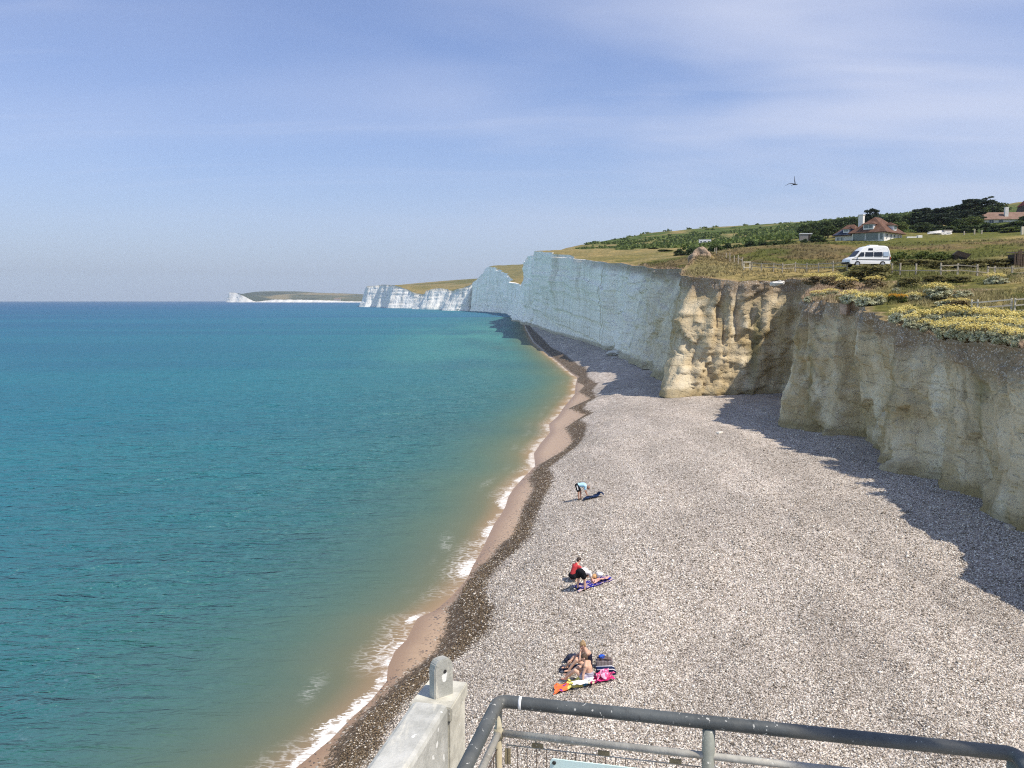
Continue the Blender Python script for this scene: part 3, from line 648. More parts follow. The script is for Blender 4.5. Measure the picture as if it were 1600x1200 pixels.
def crown(kind, g, n=2600, size=.05):
    """points of a crown in a unit box: x, y within +-.5, z 0..1"""
    if kind == 'broad':
        k = 34; u = g.normal(size=(k, 3)); u /= np.linalg.norm(u, axis=1)[:, None]
        cc = u * (g.uniform(.45, 1, k) ** .6)[:, None] * np.array((.40, .40, .36)) + np.array((0, 0, .58)); cr = g.uniform(.07, .15, k)
    elif kind == 'cypress':
        k = 44; z = g.uniform(.28, .96, k); r = .5 * (1 - np.abs(z - .5) ** 1.6 * 1.6).clip(.15) * g.uniform(.1, 1, k) ** .5; t = g.uniform(0, 2 * np.pi, k)
        cc = np.stack([r * np.cos(t), r * np.sin(t), z], 1); cr = g.uniform(.07, .14, k)
    elif kind == 'wind':                     # combed to one side by the sea wind, flat layered plates
        k = 50; x = g.uniform(-.5, .46, k); top = .34 + .62 * ((x + .5) / .96) ** .8; z = top * g.uniform(.42, 1, k); y = g.uniform(-.4, .4, k)
        cc = np.stack([x, y, z], 1); cr = g.uniform(.06, .11, k)
        sp = [(.34 + .05 * q, .05 * p - .05, .58 + .11 * p + .045 * q) for p in range(3) for q in range(5)]
        cc = np.vstack([cc, sp]); cr = np.r_[cr, np.full(len(sp), .035)]; k = len(cc)
    else:                                    # low bush
        k = 26; u = g.normal(size=(k, 3)); u[:, 2] = np.abs(u[:, 2]); u /= np.linalg.norm(u, axis=1)[:, None]
        cc = u * (g.uniform(.3, 1, k) ** .6)[:, None] * np.array((.40, .40, .78)) + np.array((0, 0, .05)); cr = g.uniform(.09, .17, k)
    w = cr ** 2; w /= w.sum(); i = g.choice(k, n, p=w)
    o = g.normal(size=(n, 3)); o /= np.linalg.norm(o, axis=1)[:, None]; o *= (g.uniform(.2, 1, n) ** .45)[:, None]
    fl = np.array((1, 1, .34)) if kind in ('wind', 'cypress') else np.array((1, 1, .85))
    C = cc[i] + o * cr[i][:, None] * 1.25 * fl
    C[:, 2] = np.maximum(C[:, 2], .015)
    shade = g.uniform(0, 1, k)[i]
    V, Fq, lv = quads(C, size, g, .25 if kind != 'bush' else 0)
    return V, Fq, np.clip(lv * .55 + np.repeat(shade, 4) * .5, 0, 1), cc
L_dark = leaf_mat('dark evergreen leaves', (.03, .05, .016), (.10, .135, .042))
L_conif = leaf_mat('blue black conifer needles', (.012, .024, .013), (.042, .064, .034))
L_mid = leaf_mat('hedgerow leaves', (.030, .052, .012), (.10, .135, .036))
L_lite = leaf_mat('pale green leaves', (.055, .085, .016), (.17, .20, .05))
L_olive = leaf_mat('dry olive leaves', (.10, .095, .03), (.32, .285, .11), hot=(.45, .38, .22))
L_silver = leaf_mat('silver grey leaves', (.34, .345, .20), (.78, .77, .56))
L_straw = leaf_mat('straw coloured stems', (.14, .105, .045), (.42, .33, .19))
M_flower = leaf_mat('yellow flower heads', (.68, .54, .14), (.90, .80, .36))
M_flower2 = leaf_mat('orange yellow flower heads', (.55, .27, .02), (.80, .48, .04))
M_bark = simple('bark', (.075, .058, .042), .9, .35, 6, .03)
def tree_proto(kind, mat, seed, n=2600, size=.055):
    g = np.random.default_rng(seed); V, Fq, lv, cc = crown(kind, g, n, size)
    cm_ = npmesh('crown', V, Fq, [mat], False, {'lv': lv})
    b = MB(); b.tube([(0, 0, -.06), (.01, 0, .2), (0, .01, .45), (.015, 0, .7)], [.035, .028, .02, .008], 8)
    for c in cc[::4]:
        b.tube([(0, 0, .18 + .3 * c[2]), (c[0] * .5, c[1] * .5, .12 + .62 * c[2]), tuple(c)], [.012, .008, .003], 5)
    return cm_, b.mesh('trunk', M_bark, smooth=True)
PROT = {'broad': tree_proto('broad', L_dark, 1), 'broad_mid': tree_proto('broad', L_mid, 2), 'broad_lite': tree_proto('broad', L_lite, 3),
        'cypress': tree_proto('cypress', L_conif, 4), 'wind': tree_proto('wind', L_conif, 5, 4200, .045), 'bush_mid': tree_proto('bush', L_mid, 6, 2200, .075),
        'bush_lite': tree_proto('bush', L_lite, 7, 2200, .075), 'bush_olive': tree_proto('bush', L_olive, 8, 2600, .06), 'bush_dark': tree_proto('bush', L_dark, 9, 2200, .075)}
def plant(kind, px, Y, top, wpx, name, label, cat, group=None, depth=1.0, base=None):
    p = land_at(px, Y) if base is None else land_hit(px, base)
    sc = F / (p.y * cp + (CAMZ - p.z) * sp)
    w = wpx / sc; h = max(.5, at(px, top, p.y)[2] - p.z)
    root = empty(name, p, random.uniform(-.5, .5), label=label, cat=cat, group=group)
    cmm, tm = PROT[kind]
    c = link('crown' if cat == 'tree' else 'foliage', cmm, root); c.scale = (w * 1.08, w * depth, h)
    t = link('trunk' if cat == 'tree' else 'stem', tm, root); t.scale = (w, w * depth, h)
    return root
BELT = 'dark trees of the belt behind the houses'
bl = 'dark green bushy tree in the belt behind the tile roofed house'
for px, Y, top, w in [(1252,262,349.5,26),(1268,270,346,30),(1283,262,344,30),(1296,275,341,32),(1311,268,339,30),(1326,262,338,32),(1340,272,336,30),(1388,272,333,34),(1404,262,334,32),(1418,270,331,30),(1262,246,357,26),(1290,246,352,30),(1318,246,350,30)]:
    plant('broad' if random.random() < .65 else 'broad_mid', px, Y, top, w, 'broadleaf_tree', bl, 'tree', BELT)
plant('cypress', 1358, 268, 326.5, 26, 'conifer_tree', 'dark ragged conifer rising above the chimney of the tile roofed house', 'tree')
plant('cypress', 1436, 262, 326, 40, 'conifer_tree', 'dark conifer at the left foot of the wind swept cypress', 'tree')
plant('wind', 1478, 262, 308.5, 96, 'cypress_tree', 'great black green cypress combed by the wind, tallest tree on the skyline', 'tree')
plant('cypress', 1462, 250, 335, 56, 'conifer_tree', 'low dark conifer under the wind swept cypress crown', 'tree')
plant('cypress', 1500, 255, 330, 50, 'conifer_tree', 'dark conifer filling the right underside of the cypress', 'tree')
plant('broad', 1544, 300, 315.5, 46, 'broadleaf_tree', 'rounded brown green tree on the skyline above the long low bungalow', 'tree')
plant('broad', 1520, 290, 322, 34, 'broadleaf_tree', 'small dark round tree between the cypress and the rounded skyline tree', 'tree')
plant('broad_lite', 1397, 232, 345, 34, 'broadleaf_tree', 'light green tree just right of the tile roofed house', 'tree')
plant('broad', 1432, 240, 347, 40, 'broadleaf_tree', 'dark spreading tree over the rough grass right of the tile roofed house', 'tree')
plant('broad_lite', 1512, 248, 337, 34, 'broadleaf_tree', 'bright green tree left of the long low bungalow', 'tree')
plant('broad_mid', 1488, 246, 341, 30, 'broadleaf_tree', 'mid green tree behind the clipped hedge below the cypress', 'tree')
HG = 'clipped shrubs of the hedge below the bungalow'
for i, (px, Y, top, w) in enumerate([(1462,236,350,30),(1480,236,350,32),(1499,236,350,32),(1517,236,348,32),(1535,236,348,34),(1553,234,348,34),(1572,232,346,36),(1592,230,340,36)]):
    plant(('bush_dark','bush_mid')[i % 2], px, Y, top, w, 'hedge_shrub', 'dense green hedge shrub in the row below the bungalow', 'shrub', HG)
plant('bush_lite', 1575, 222, 352, 40, 'shrub', 'pale green shrub sprawling in front of the hedge near the bungalow end', 'shrub')
plant('bush_dark', 1597, 245, 331, 26, 'shrub', 'dark shrub hiding the right end of the bungalow', 'shrub')
SC = 'green scrub bushes along the rough ground left of the house'
for px, Y, top, w, k in [(1118,200,377,30,'bush_mid'),(1135,204,377,24,'bush_dark'),(1092,206,381,26,'bush_mid'),(1078,214,385,20,'bush_dark'),(1152,206,378,20,'bush_mid'),(1172,208,374,26,'bush_dark'),(1192,210,372,24,'bush_mid'),
    (1210,212,372,24,'bush_mid'),(1228,214,368,24,'bush_lite'),(1062,230,388,22,'bush_dark'),(1038,260,389,24,'bush_mid'),(1020,280,390,20,'bush_dark')]:
    plant(k, px, Y, top, w, 'scrub_bush', 'rounded green scrub bush on the rough ground left of the house', 'bush', SC)
plant('bush_mid', 1275, 218, 363, 26, 'bush', 'leafy bush right of the small grey shed', 'bush')
plant('bush_dark', 1254, 214, 372, 16, 'bush', 'low dark bush in front of the small grey shed', 'bush')
plant('bush_mid', 1293, 186, 377, 9, 'bush', 'small round bush alone on the mown lawn', 'bush')
plant('bush_olive', 1362, 90, 408, 72, 'bush', 'big dry olive bush hiding the wheels of the white camper van', 'bush', base=433)
plant('bush_olive', 1336, 88, 418, 30, 'bush', 'straw tipped bush at the left end of the big bush by the van', 'bush', base=437)
plant('bush_lite', 1405, 112, 387, 36, 'bush', 'bright green bush behind the white camper van', 'bush')
plant('bush_lite', 1440, 114, 388, 34, 'bush', 'bright green bush left of the dark timber hut', 'bush')
plant('bush_lite', 1466, 114, 389, 34, 'bush', 'bright green bush touching the dark timber hut', 'bush')
plant('bush_olive', 1425, 100, 401, 70, 'bush', 'long brownish mound of scrub right of the van', 'bush')
plant('bush_olive', 1468, 98, 403, 50, 'bush', 'brownish scrub mound between the van and the dark hut', 'bush')
plant('bush_olive', 1515, 98, 402, 60, 'bush', 'olive scrub in front of the dark timber hut', 'bush')
plant('bush_olive', 1560, 98, 401, 56, 'bush', 'olive scrub left of the brown timber shed', 'bush')
plant('bush_mid', 1590, 84, 424, 34, 'bush', 'green bush at the right end of the post and rail fence', 'bush')
plant('bush_olive', 1420, 78, 428, 40, 'bush', 'dry brown green bush below the leaning single rail of the fence', 'bush')
plant('bush_olive', 1458, 80, 427, 40, 'bush', 'brown heathery bush in front of the double railed fence', 'bush')
plant('bush_olive', 1497, 79, 429, 44, 'bush', 'reddish brown bush below the tallest fence post', 'bush')
# ---- silver ragwort: foliage and flower heads
def ragwort(seed, flowers, fmat, lmat, n=2300, nf=210):
    g = np.random.default_rng(seed); V, Fq, lv, cc = crown('bush', g, n, .085)
    st = g.uniform(-.42, .42, (500, 2)); hh = .62 + .3 * (1 - (st ** 2).sum(1) * 3.2) + g.normal(0, .05, 500)
    fm = npmesh('foliage', V, Fq, [lmat], False, {'lv': lv})
    b = MB()
    for i in range(26):
        x, y = st[i]; b.tube([(x * .25, y * .25, -.05), (x * .7, y * .7, hh[i] * .5), (x, y, hh[i])], [.02, .012, .006], 4)
    stem = b.mesh('stem', L_straw)
    fl = None
    if flowers:
        c = g.uniform(-.5, .5, (nf, 2)); c = c[(c ** 2).sum(1) < .25]; top = .76 + .32 * (1 - (c ** 2).sum(1) * 3.4) + g.normal(0, .06, len(c))
        cl = np.c_[c, top]; C = (cl[:, None] + g.normal(0, .016, (len(cl), 4, 3)) * np.array((1.3, 1.3, .6))).reshape(-1, 3)
        V2, F2, l2 = quads(C, .05, g, .75, 1.1); fl = npmesh('blossoms', V2, F2, [fmat], False, {'lv': l2})
    return fm, stem, fl
RW = [ragwort(21, True, M_flower, L_silver), ragwort(22, True, M_flower, L_silver, nf=190), ragwort(23, True, M_flower2, L_lite, nf=260), ragwort(24, False, None, L_silver), ragwort(25, True, M_flower, L_straw, nf=200)]
def rag(k, px, base, wpx, hpx, label, group=None, y0=30.):
    p = land_hit(px, base, y0); sc = F / (p.y * cp + (CAMZ - p.z) * sp)
    root = empty('flowering_shrub' if RW[k][2] else 'silver_shrub', p - Vector((0, 0, .06)), random.uniform(0, 6), label=label, cat='shrub', group=group)
    for nm, me in zip(('foliage', 'stem', 'blossoms'), RW[k]):
        if me: o = link(nm, me, root); o.scale = (wpx / sc * 1.1, wpx / sc, hpx / sc)
EDGE = 'silver leaved shrubs with yellow flowers along the near cliff edge'
for px, b, w, h in [(1402,504,26,22),(1418,500,28,22),(1424,511,26,20),(1440,507,30,22),(1446,517,26,18),(1459,508,32,24),(1466,520,26,18),(1476,505,32,26),(1484,518,30,22),(1494,506,34,28),(1504,520,30,24),(1513,508,34,28),(1524,522,32,26),(1532,510,34,28),(1544,524,34,28),(1552,512,34,28),(1564,526,34,30),(1572,514,34,28),(1584,528,34,30),(1592,516,34,28),(1602,530,34,30)]:
    rag(0 if random.random() < .7 else 1, px, b, w, h, 'silver leaved shrub topped with yellow flowers on the near cliff edge', EDGE)
for px, b in [(1478,531),(1496,533),(1513,535),(1530,537),(1547,539),(1563,541),(1579,543),(1595,545)]:
    rag(1, px, b, 36, 26, 'silver leaved shrub topped with yellow flowers on the near cliff edge', EDGE)
rag(3, 1490, 524, 24, 15, 'whitish leaved flowerless shrub spilling over the near cliff edge')
rag(3, 1430, 512, 20, 11, 'small pale flowerless shrub low on the left of the flowering cliff edge')
rag(2, 1396, 471, 18, 12, 'shrub with deep orange yellow flowers on the bare path, left one')
rag(2, 1409, 472, 18, 12, 'shrub with deep orange yellow flowers beside the pale yellow shrub')
rag(1, 1428, 471, 28, 14, 'green and pale yellow shrub on the edge of the bare path')
rag(3, 1452, 468, 18, 8, 'low silver cushion plant right of the yellow shrubs')
rag(1, 1465, 466, 46, 23, 'tall grey green bush with few flowers in the middle of the cliff top')
rag(3, 1505, 464, 32, 14, 'pale silver shrub right of the tall grey green bush')
rag(3, 1476, 480, 30, 15, 'silver shrub in front of the grass by the near fence')
rag(4, 1497, 480, 40, 14, 'fresh green tuft of shrub left of the near pale fence')
rag(0, 1553, 443, 30, 16, 'silver and yellow shrub under the far post and rail fence')
rag(3, 1568, 443, 18, 12, 'white leaved shrub beside the silver and yellow one under the fence')
rag(3, 1407, 446, 12, 8, 'small round silver shrub left of the heathery bushes')
rag(3, 1400, 455, 14, 8, 'small silver shrub just above the orange flowers')
rag(0, 1328, 476, 30, 20, 'yellow flowered silver shrub at the lip of the notched cliff')
rag(0, 1352, 478, 32, 20, 'wide yellow flowered silver shrub above the notched cliff')
rag(1, 1373, 476, 24, 18, 'silver shrub with yellow tips at the right of the notched cliff group')
rag(3, 1340, 466, 26, 15, 'bare silver shrub behind the yellow ones above the notched cliff')
rag(4, 1272, 446, 34, 16, 'straw coloured shrub on the corner of the cliff recess')
rag(4, 1298, 446, 36, 18, 'straw coloured shrub below the left end of the rail fence')
rag(4, 1322, 452, 34, 18, 'dry straw shrub below the big bush by the van')
rag(0, 1278, 466, 24, 12, 'low yellow flowered shrub on the corner above the shaded recess')
rag(0, 1298, 463, 26, 12, 'low yellow flowered shrub on the second ledge above the recess')
rag(4, 1366, 448, 34, 16, 'straw shrub with pale yellow tips in front of the van bush')
rag(3, 1262, 474, 16, 12, 'small silver shrub hanging over the cliff corner')
# ---- grass, one mass
def grass_mass(n, seed):
    g = np.random.default_rng(seed); Y = 36 * (170 / 36) ** g.uniform(0, 1, n); ex = land_edge_x(Y)
    X = ex + .05 + (g.uniform(0, 1, n) ** 1.8) * (Y * .72 - ex + 4).clip(3)
    dens = fbm(X / 3, Y / 3, 0, 101, 3); keep = dens > -.25; X, Y = X[keep], Y[keep]; n = len(X)
    Z = landz(X, Y); h = g.uniform(.12, .42, n) * (1 + .5 * fbm(X / 6, Y / 6, 0, 105, 2)); B = 6
    bx = g.normal(0, .10, (n, B)); by = g.normal(0, .10, (n, B)); lx = g.normal(0, .13, (n, B)); ly = g.normal(0, .13, (n, B)); wd = .014 + Y[:, None] * .00022
    base = np.stack([X[:, None] + bx, Y[:, None] + by, np.repeat(Z[:, None], B, 1) - .03], -1)
    tip = base + np.stack([lx, ly, h[:, None] * g.uniform(.6, 1.2, (n, B))], -1)
    sd = np.stack([wd * g.choice([-1, 1], (n, B)), 0 * bx, 0 * bx], -1)
    V = np.stack([base - sd, base + sd, tip], 2).reshape(-1, 3)
    tcol = turf_colour(X, Y, X - land_edge_x(Y)); k = g.uniform(.65, 1.35, (n, 1)); tcol = np.clip(tcol * k * 1.05, 0, 1)
    return npmesh('grass', V, np.arange(len(V)).reshape(-1, 3), [M_blade], False, {'tc': np.repeat(tcol, B * 3, 0)})
s = NT('grass blades'); M_blade = s.out(s.n('ShaderNodeAttribute', attribute_name='tc').outputs['Color'], .8, None, 0, .15)
link('grass', grass_mass(30000, 5), label='dry tufted grass over the cliff top', kind='stuff')
def gorse_mass(seed):
    g = np.random.default_rng(seed); Vs = []; Fs = []; ls = []; k = 0
    n = 8000; Y = g.uniform(235, 735, n); ex = land_edge_x(Y); X = ex + g.uniform(0, 1, n) * (Y * .55 - ex)
    w = X - ex; m = fbm(X / 14, Y / 14, 0, 31, 4) * .7 + fbm(X / 60, Y / 60, 0, 41, 3) * .5
    keep = (m > -.16) & (w > 10 + .06 * Y + 14 * fbm(X / 30, Y / 30, 0, 43, 2)) & ((Y < 590) | (g.uniform(0, 1, n) < .05)); X, Y = X[keep], Y[keep]; Z = landz(X, Y)
    C = []; S = []
    for x, y, z in zip(X, Y, Z):
        r = g.uniform(1.0, 2.6); q = g.normal(size=(22, 3)) * np.array((r, r, r * .24)) * .62; q[:, 2] = np.abs(q[:, 2]) * 1.25
        C.append(q + (x, y, z)); S.append(np.full(22, .55 + .0013 * y))
    V, Fq, lv = quads(np.vstack(C), np.concatenate(S), g)
    return npmesh('gorse', V, Fq, [L_gorse], False, {'lv': lv})
L_gorse = leaf_mat('gorse', (.055, .09, .018), (.16, .20, .05))
link('gorse_scrub', gorse_mass(6), label='green gorse scrub spread over the far hillside', kind='stuff')
# ================================================================== FENCES
M_wood = simple('silvered fence timber', (.40, .345, .26), .85, .3, 14, .01)
M_palewood = simple('pale new fence timber', (.62, .55, .42), .85, .15, 14, .01)
def fence(name, label, posts, h, rails, mat, rail_gaps=(), r=.055, lean=.04, rw=(.035, .09)):
    """posts: (px, base py, Y)"""
    P = [land_at(px, Y) for px, Y in posts]
    root = empty(name, P[0], label=label, cat='fence'); o = P[0]
    for i, p in enumerate(P):
        q = p - o; l = (random.uniform(-lean, lean), random.uniform(-lean, lean))
        hh = h * random.uniform(.94, 1.12)
        MB().beam(q - Vector((0, 0, .3)), q + Vector((l[0], l[1], hh)), r * 2, r * 2, .04, (0, 1, 0)).link('post', mat, root)
    for i in range(len(P) - 1):
        for k, rz in enumerate(rails):
            if (i, k) in rail_gaps: continue
            a, b = P[i] - o, P[i + 1] - o; j = random.uniform(-.03, .03)
            MB().beam(a + Vector((0, -r - rw[0] * .5, rz * h + j)), b + Vector((0, -r - rw[0] * .5, rz * h - j)), rw[0], rw[1], .05).link('rail', mat, root)
    return root
fence('rail_fence', 'weathered two rail fence running from the stile to the van bush', [(1173,104),(1188.6,103),(1207,102),(1221,101),(1241,101),(1258.6,100),(1277.5,99),(1300,98),(1322,97)], 1.05, (.45, .86), M_wood)
fence('hill_fence', 'line of thin fence posts climbing the bank left of the stile', [(1158,107),(1152,110),(1146,113),(1139,118),(1133,124),(1127,132),(1122,142),(1118,155)], 1.2, (.7,), M_wood, {(i, 0) for i in range(1, 7)})
fr = land_at(1161, 104); root = empty('wooden_stile', fr, label='square wooden stile frame at the left end of the rail fence', cat='stile')
for dx in (0, .72): MB().beam((dx, 0, -.2), (dx, .02, 1.05), .11, .11, 0, (0, 1, 0)).link('post', M_palewood, root)
MB().beam((-.1, -.07, .98), (.82, -.07, .98), .05, .12).link('rail', M_palewood, root); MB().beam((-.05, -.07, .3), (.77, -.07, .3), .05, .1).link('step', M_palewood, root)
fence('broken_fence', 'greyed post and rail fence with gaps and a sagging rail behind the heathery bushes', [(1392,88),(1404,87.5),(1429,87),(1468,86),(1494,86),(1525,85.5),(1541,85.5),(1551,85.5),(1579,85),(1612,84.5)], 1.15, (.38, .82), M_wood, {(0,1),(1,1),(2,1),(5,1),(6,0),(7,0)}, .07)
fence('near_fence', 'pale three rail fence behind the yellow flowers at the right edge', [(1519,58.5),(1528,58.3),(1581,57.6),(1586,57.5),(1640,57)], 1.0, (.14, .52, .90), M_palewood, {(2, 0), (2, 1), (2, 2)}, .045)
fr = land_at(1535, 57.3); root = empty('metal_gate', fr, label='thin dark metal gate frame leaning on the pale three rail fence', cat='gate')
M_iron = simple('dull iron', (.22, .19, .15), .6, .2, 9, 0, .4)
for dx in (0, 1.35): MB().tube([(dx, 0, -.1), (dx, 0, .62)], .022, 8).link('upright', M_iron, root)
MB().tube([(0, 0, .60), (1.0, 0, .62), (2.0, -.02, .84)], .02, 8).link('top_bar', M_iron, root)
for i, (px, Y, h) in enumerate([(1501,226,1.0),(1517,225,1.5),(1528,224,1.1)]):
    p = land_at(px, Y); MB().beam((0, 0, -.3), (.03, 0, h), .3, .3, .1, (0, 1, 0)).link('lawn_post', M_wood, None, loc=p, label=['short grey post at the top of the lawn, left of three', 'thickest and tallest of the three grey posts on the lawn', 'thin grey post at the top of the lawn, right of three'][i], cat='post')
p = land_at(1115, 196); MB().beam((0, 0, -.3), (0, 0, 1.6), .2, .2, 0, (0, 1, 0)).link('marker_post', M_wood, None, loc=p, label='tall lone post beside the scrub bushes above the cliff notch', cat='post')
p = land_at(1591, 205); root = empty('gate_post', p, label='pale gate post at the end of the track on the right edge', cat='post')
MB().beam((0, 0, -.3), (0, 0, 1.9), .45, .45, .05, (0, 1, 0)).link('post', M_palewood, root)
# ================================================================== VAN
M_white = simple('white van paint', (.78, .78, .77), .3, .03, 3, 0, 0, .5)
M_glass = NT('dark glass').out((.012, .014, .018), .06, None, 0, .6)
M_rubber = simple('black rubber', (.02, .02, .02), .8, .2, 9)
M_chrome = NT('chrome').out((.6, .6, .6), .2, None, 1.0)
M_tail = NT('red lamp').out((.35, .02, .02), .3)
def van():
    p = land_at(1351, 97.5); root = empty('camper_van', p, R(7), label='white high roofed camper van parked nose left on the cliff top', cat='van')
    prof = [(-2.42,.34),(-2.50,.48),(-2.48,.72),(-2.36,.92),(-2.02,1.06),(-1.72,1.16),(-1.42,1.48),(-1.16,1.78),(-.86,2.04),(-.52,2.26),(-.1,2.36),(.9,2.40),(1.8,2.38),(2.12,2.26),(2.30,1.9),(2.42,1.3),(2.46,.8),(2.44,.36)]
    bm = bmesh.new(); rings = []
    wid = lambda z: .90 - .20 * max(0, (z - 1.05) / 1.35) ** 1.3
    for q in (-1, -.93, 0, .93, 1):
        k = 1 if abs(q) < 1 else .965
        rings.append([bm.verts.new((x * k if True else x, q * wid(z), 1.2 + (z - 1.2) * k if z > .4 else z)) for x, z in prof])
    n = len(prof)
    for a, b in zip(rings, rings[1:]):
        for i in range(n): bm.faces.new((a[i], a[(i + 1) % n], b[(i + 1) % n], b[i])).smooth = True
    bm.faces.new(rings[0]); bm.faces.new(rings[-1][::-1])
    bmesh.ops.recalc_face_normals(bm, faces=bm.faces)
    me = bpy.data.meshes.new('body'); bm.to_mesh(me); bm.free(); me.materials.append(M_white); link('body', me, root)
    def side(name, pts, mat, off=.012, sgn=-1):
        q = [(x, sgn * (wid(z) + off), z) for x, z in pts]; MB().prism(q, (0, -sgn * .03, 0)).link(name, mat, root)
    for sg in (-1, 1):
        side('window', [(-1.52,1.20),(-.78,1.20),(-.74,1.64),(-1.12,1.64)], M_glass, .012, sg)
        side('window', [(-.62,1.20),(.34,1.20),(.34,1.66),(-.60,1.66)], M_glass, .012, sg)
        side('window', [(.46,1.20),(1.42,1.20),(1.42,1.68),(.46,1.66)], M_glass, .012, sg)
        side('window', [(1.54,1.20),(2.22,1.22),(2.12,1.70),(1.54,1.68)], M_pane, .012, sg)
        side('roof_window', [(-.28,1.86),(.30,1.86),(.30,2.10),(-.20,2.10)], M_glass, .012, sg)
        side('trim_strip', [(-2.2,.80),(2.40,.80),(2.40,.86),(-2.2,.86)], M_rubber, .01, sg)
        side('headlight', [(-2.38,.70),(-2.12,.72),(-2.14,.88),(-2.30,.86)], M_chrome, -.03, sg)
        side('tail_light', [(2.30,.8),(2.42,.8),(2.38,1.15),(2.30,1.15)], M_tail, .01, sg)
        for x in (-1.55, 1.45):
            w = empty('wheel', (x, sg * .845, .33)); w.parent = root
            MB().tube([(0, sg * -.1, 0), (0, sg * .1, 0)], .33, 24).link('tyre', M_rubber, w); MB().tube([(0, sg * .09, 0), (0, sg * .115, 0)], .2, 16).link('rim', M_chrome, w)
    MB().prism([(-1.70,-.66,1.20),(-1.70,.66,1.20),(-1.18,.60,1.79),(-1.18,-.60,1.79)], (-.03, 0, .03)).link('windscreen', M_glass, root)
    MB().box((-2.56,-.82,.36),(-2.40,.82,.56)).link('bumper', M_rubber, root, .03)
    MB().box((.1,-.34,2.36),(1.2,.34,2.50)).link('roof_vent', M_white, root, .05)
    MB().beam((-1.42,-.93,1.18),(-1.42,-1.08,1.22),.10,.16).link('mirror', M_rubber, root)
M_pane = NT('window with painted reflection').out((.32, .40, .50), .12, None, 0, .6)  # reflection is put into the pale bluish base colour
van()
# ================================================================== HOUSES
def tiles(name, a, b, sc=3.0):
    s = NT(name); v = s.obj(); n1 = s.noise(v, .8, 5, .65); zz = s.sep(v).outputs[2]
    wv = s.n('ShaderNodeTexWave', {'Vector': v, 'Scale': sc, 'Distortion': .6, 'Detail': 2.0}, bands_direction='Z').outputs[1]
    c = s.mix(s.smooth(n1, .3, .72), a, b); c = s.mix(s.math('MULTIPLY', wv, .3), c, tuple(x * .6 for x in a))
    return s.out(c, .85, s.bump(wv, .5, .05), 0, .2)
M_tile = tiles('clay roof tiles', (.105, .055, .036), (.20, .108, .072)); M_tile2 = tiles('brown roof tiles', (.20, .125, .09), (.29, .19, .145)); M_red = tiles('red roof tiles', (.22, .045, .035), (.32, .07, .05)); M_slate = tiles('blue slate', (.035, .045, .075), (.06, .075, .12))
M_render = simple('white render', (.78, .75, .68), .85, .06, 2); M_timber = simple('dark stained timber', (.06, .042, .03), .9, .3, 5); M_greytimber = simple('grey boards', (.27, .245, .22), .9, .2, 6)
M_wf = simple('white window paint', (.8, .8, .78), .5, .03)
M_house_glass = NT('house glass').out((.045, .075, .095), .08, None, 0, .5)
def hip(b, x0, x1, y0, y1, z0, zr, along='y', ins=None, thick=.16):
    """hipped roof with the ridge along one axis"""
    if along == 'y':
        xm = (x0 + x1) / 2; i = (x1 - x0) / 2 * .9 if ins is None else ins; r = [(xm, y0 + i, zr), (xm, y1 - i, zr)]
    else:
        ym = (y0 + y1) / 2; i = (y1 - y0) / 2 * .9 if ins is None else ins; r = [(x0 + i, ym, zr), (x1 - i, ym, zr)]
    c = [(x0, y0, z0), (x1, y0, z0), (x1, y1, z0), (x0, y1, z0)]
    vs = [b.bm.verts.new(p) for p in c + r]; lo = [b.bm.verts.new((p[0], p[1], p[2] - thick)) for p in c]
    A, B_, C_, D, E, G = vs
    if along == 'y': fs = [(A, B_, E), (B_, C_, G, E), (C_, D, G), (D, A, E, G)]
    else: fs = [(A, B_, G, E), (B_, C_, G), (C_, D, E, G), (D, A, E)]
    for f in fs: b.bm.faces.new(f)
    for i in range(4): b.bm.faces.new((lo[i], lo[(i + 1) % 4], vs[(i + 1) % 4], vs[i]))
    b.bm.faces.new(lo[::-1])
    return b
def window(root, M, w, h, panes=2, frame=M_wf, glass=M_house_glass, name='window'):
    """a framed window standing in the local x z plane of M"""
    o = MB().box((0, -.06, 0), (w, .04, h)).link(name, frame, root); o.matrix_local = M
    g = MB(); pw = (w - .08 * (panes + 1)) / panes
    for i in range(panes): g.box((.08 + i * (pw + .08), -.075, .08), (.08 + i * (pw + .08) + pw, -.03, h - .08))
    g.link('pane', glass, o)
    return o
TR = Matrix.Translation
p = land_at(1352, 218); root = empty('tiled_house', p + Vector((0, 0, -.15)), R(-45), label='white house with sweeping brown tiled hip roofs, dormers and a tall white chimney', cat='house')
MB().box((-4.1, 0, -1), (4.1, 11.5, 2.25)).link('wall', M_render, root)
MB().box((-9.6, 2.5, -1), (-4.11, 9, 2.0)).link('annexe_wall', M_render, root)
b = MB(); hip(b, -4.9, 4.9, -.7, 12.2, 2.2, 6.3, 'y', 4.6); rf = b.link('roof', M_tile, root)
b = MB(); hip(b, -10.2, -3.6, 1.7, 9.6, 2.0, 4.9, 'x', 2.4); b.link('annexe_roof', M_tile, root)
MB().prism([(-9.9, 1.55, 1.95), (-4.3, 1.55, 1.95), (-4.95, 3.6, 3.5), (-8.1, 3.6, 3.5)], (0, -.06, .1)).link('slate_roof', M_slate, root)
MB().box((-3.9, 3.0, 3.2), (-2.7, 4.1, 6.9)).box((-4.0, 2.9, 6.9), (-2.6, 4.2, 7.1)).link('chimney', M_render, root)
for i in range(2): window(root, TR((-3.9 + 3.35 * i, -.05, .12)), 3.25, 1.95, 1)
window(root, TR((2.95, -.05, .3)), .9, 1.6, 1)
for i, y in enumerate((1.0, 3.6, 6.0, 8.2, 10.0)): window(root, TR((4.15, y, .6)) @ Matrix.Rotation(R(90), 4, 'Z'), .8, 1.2, 1)
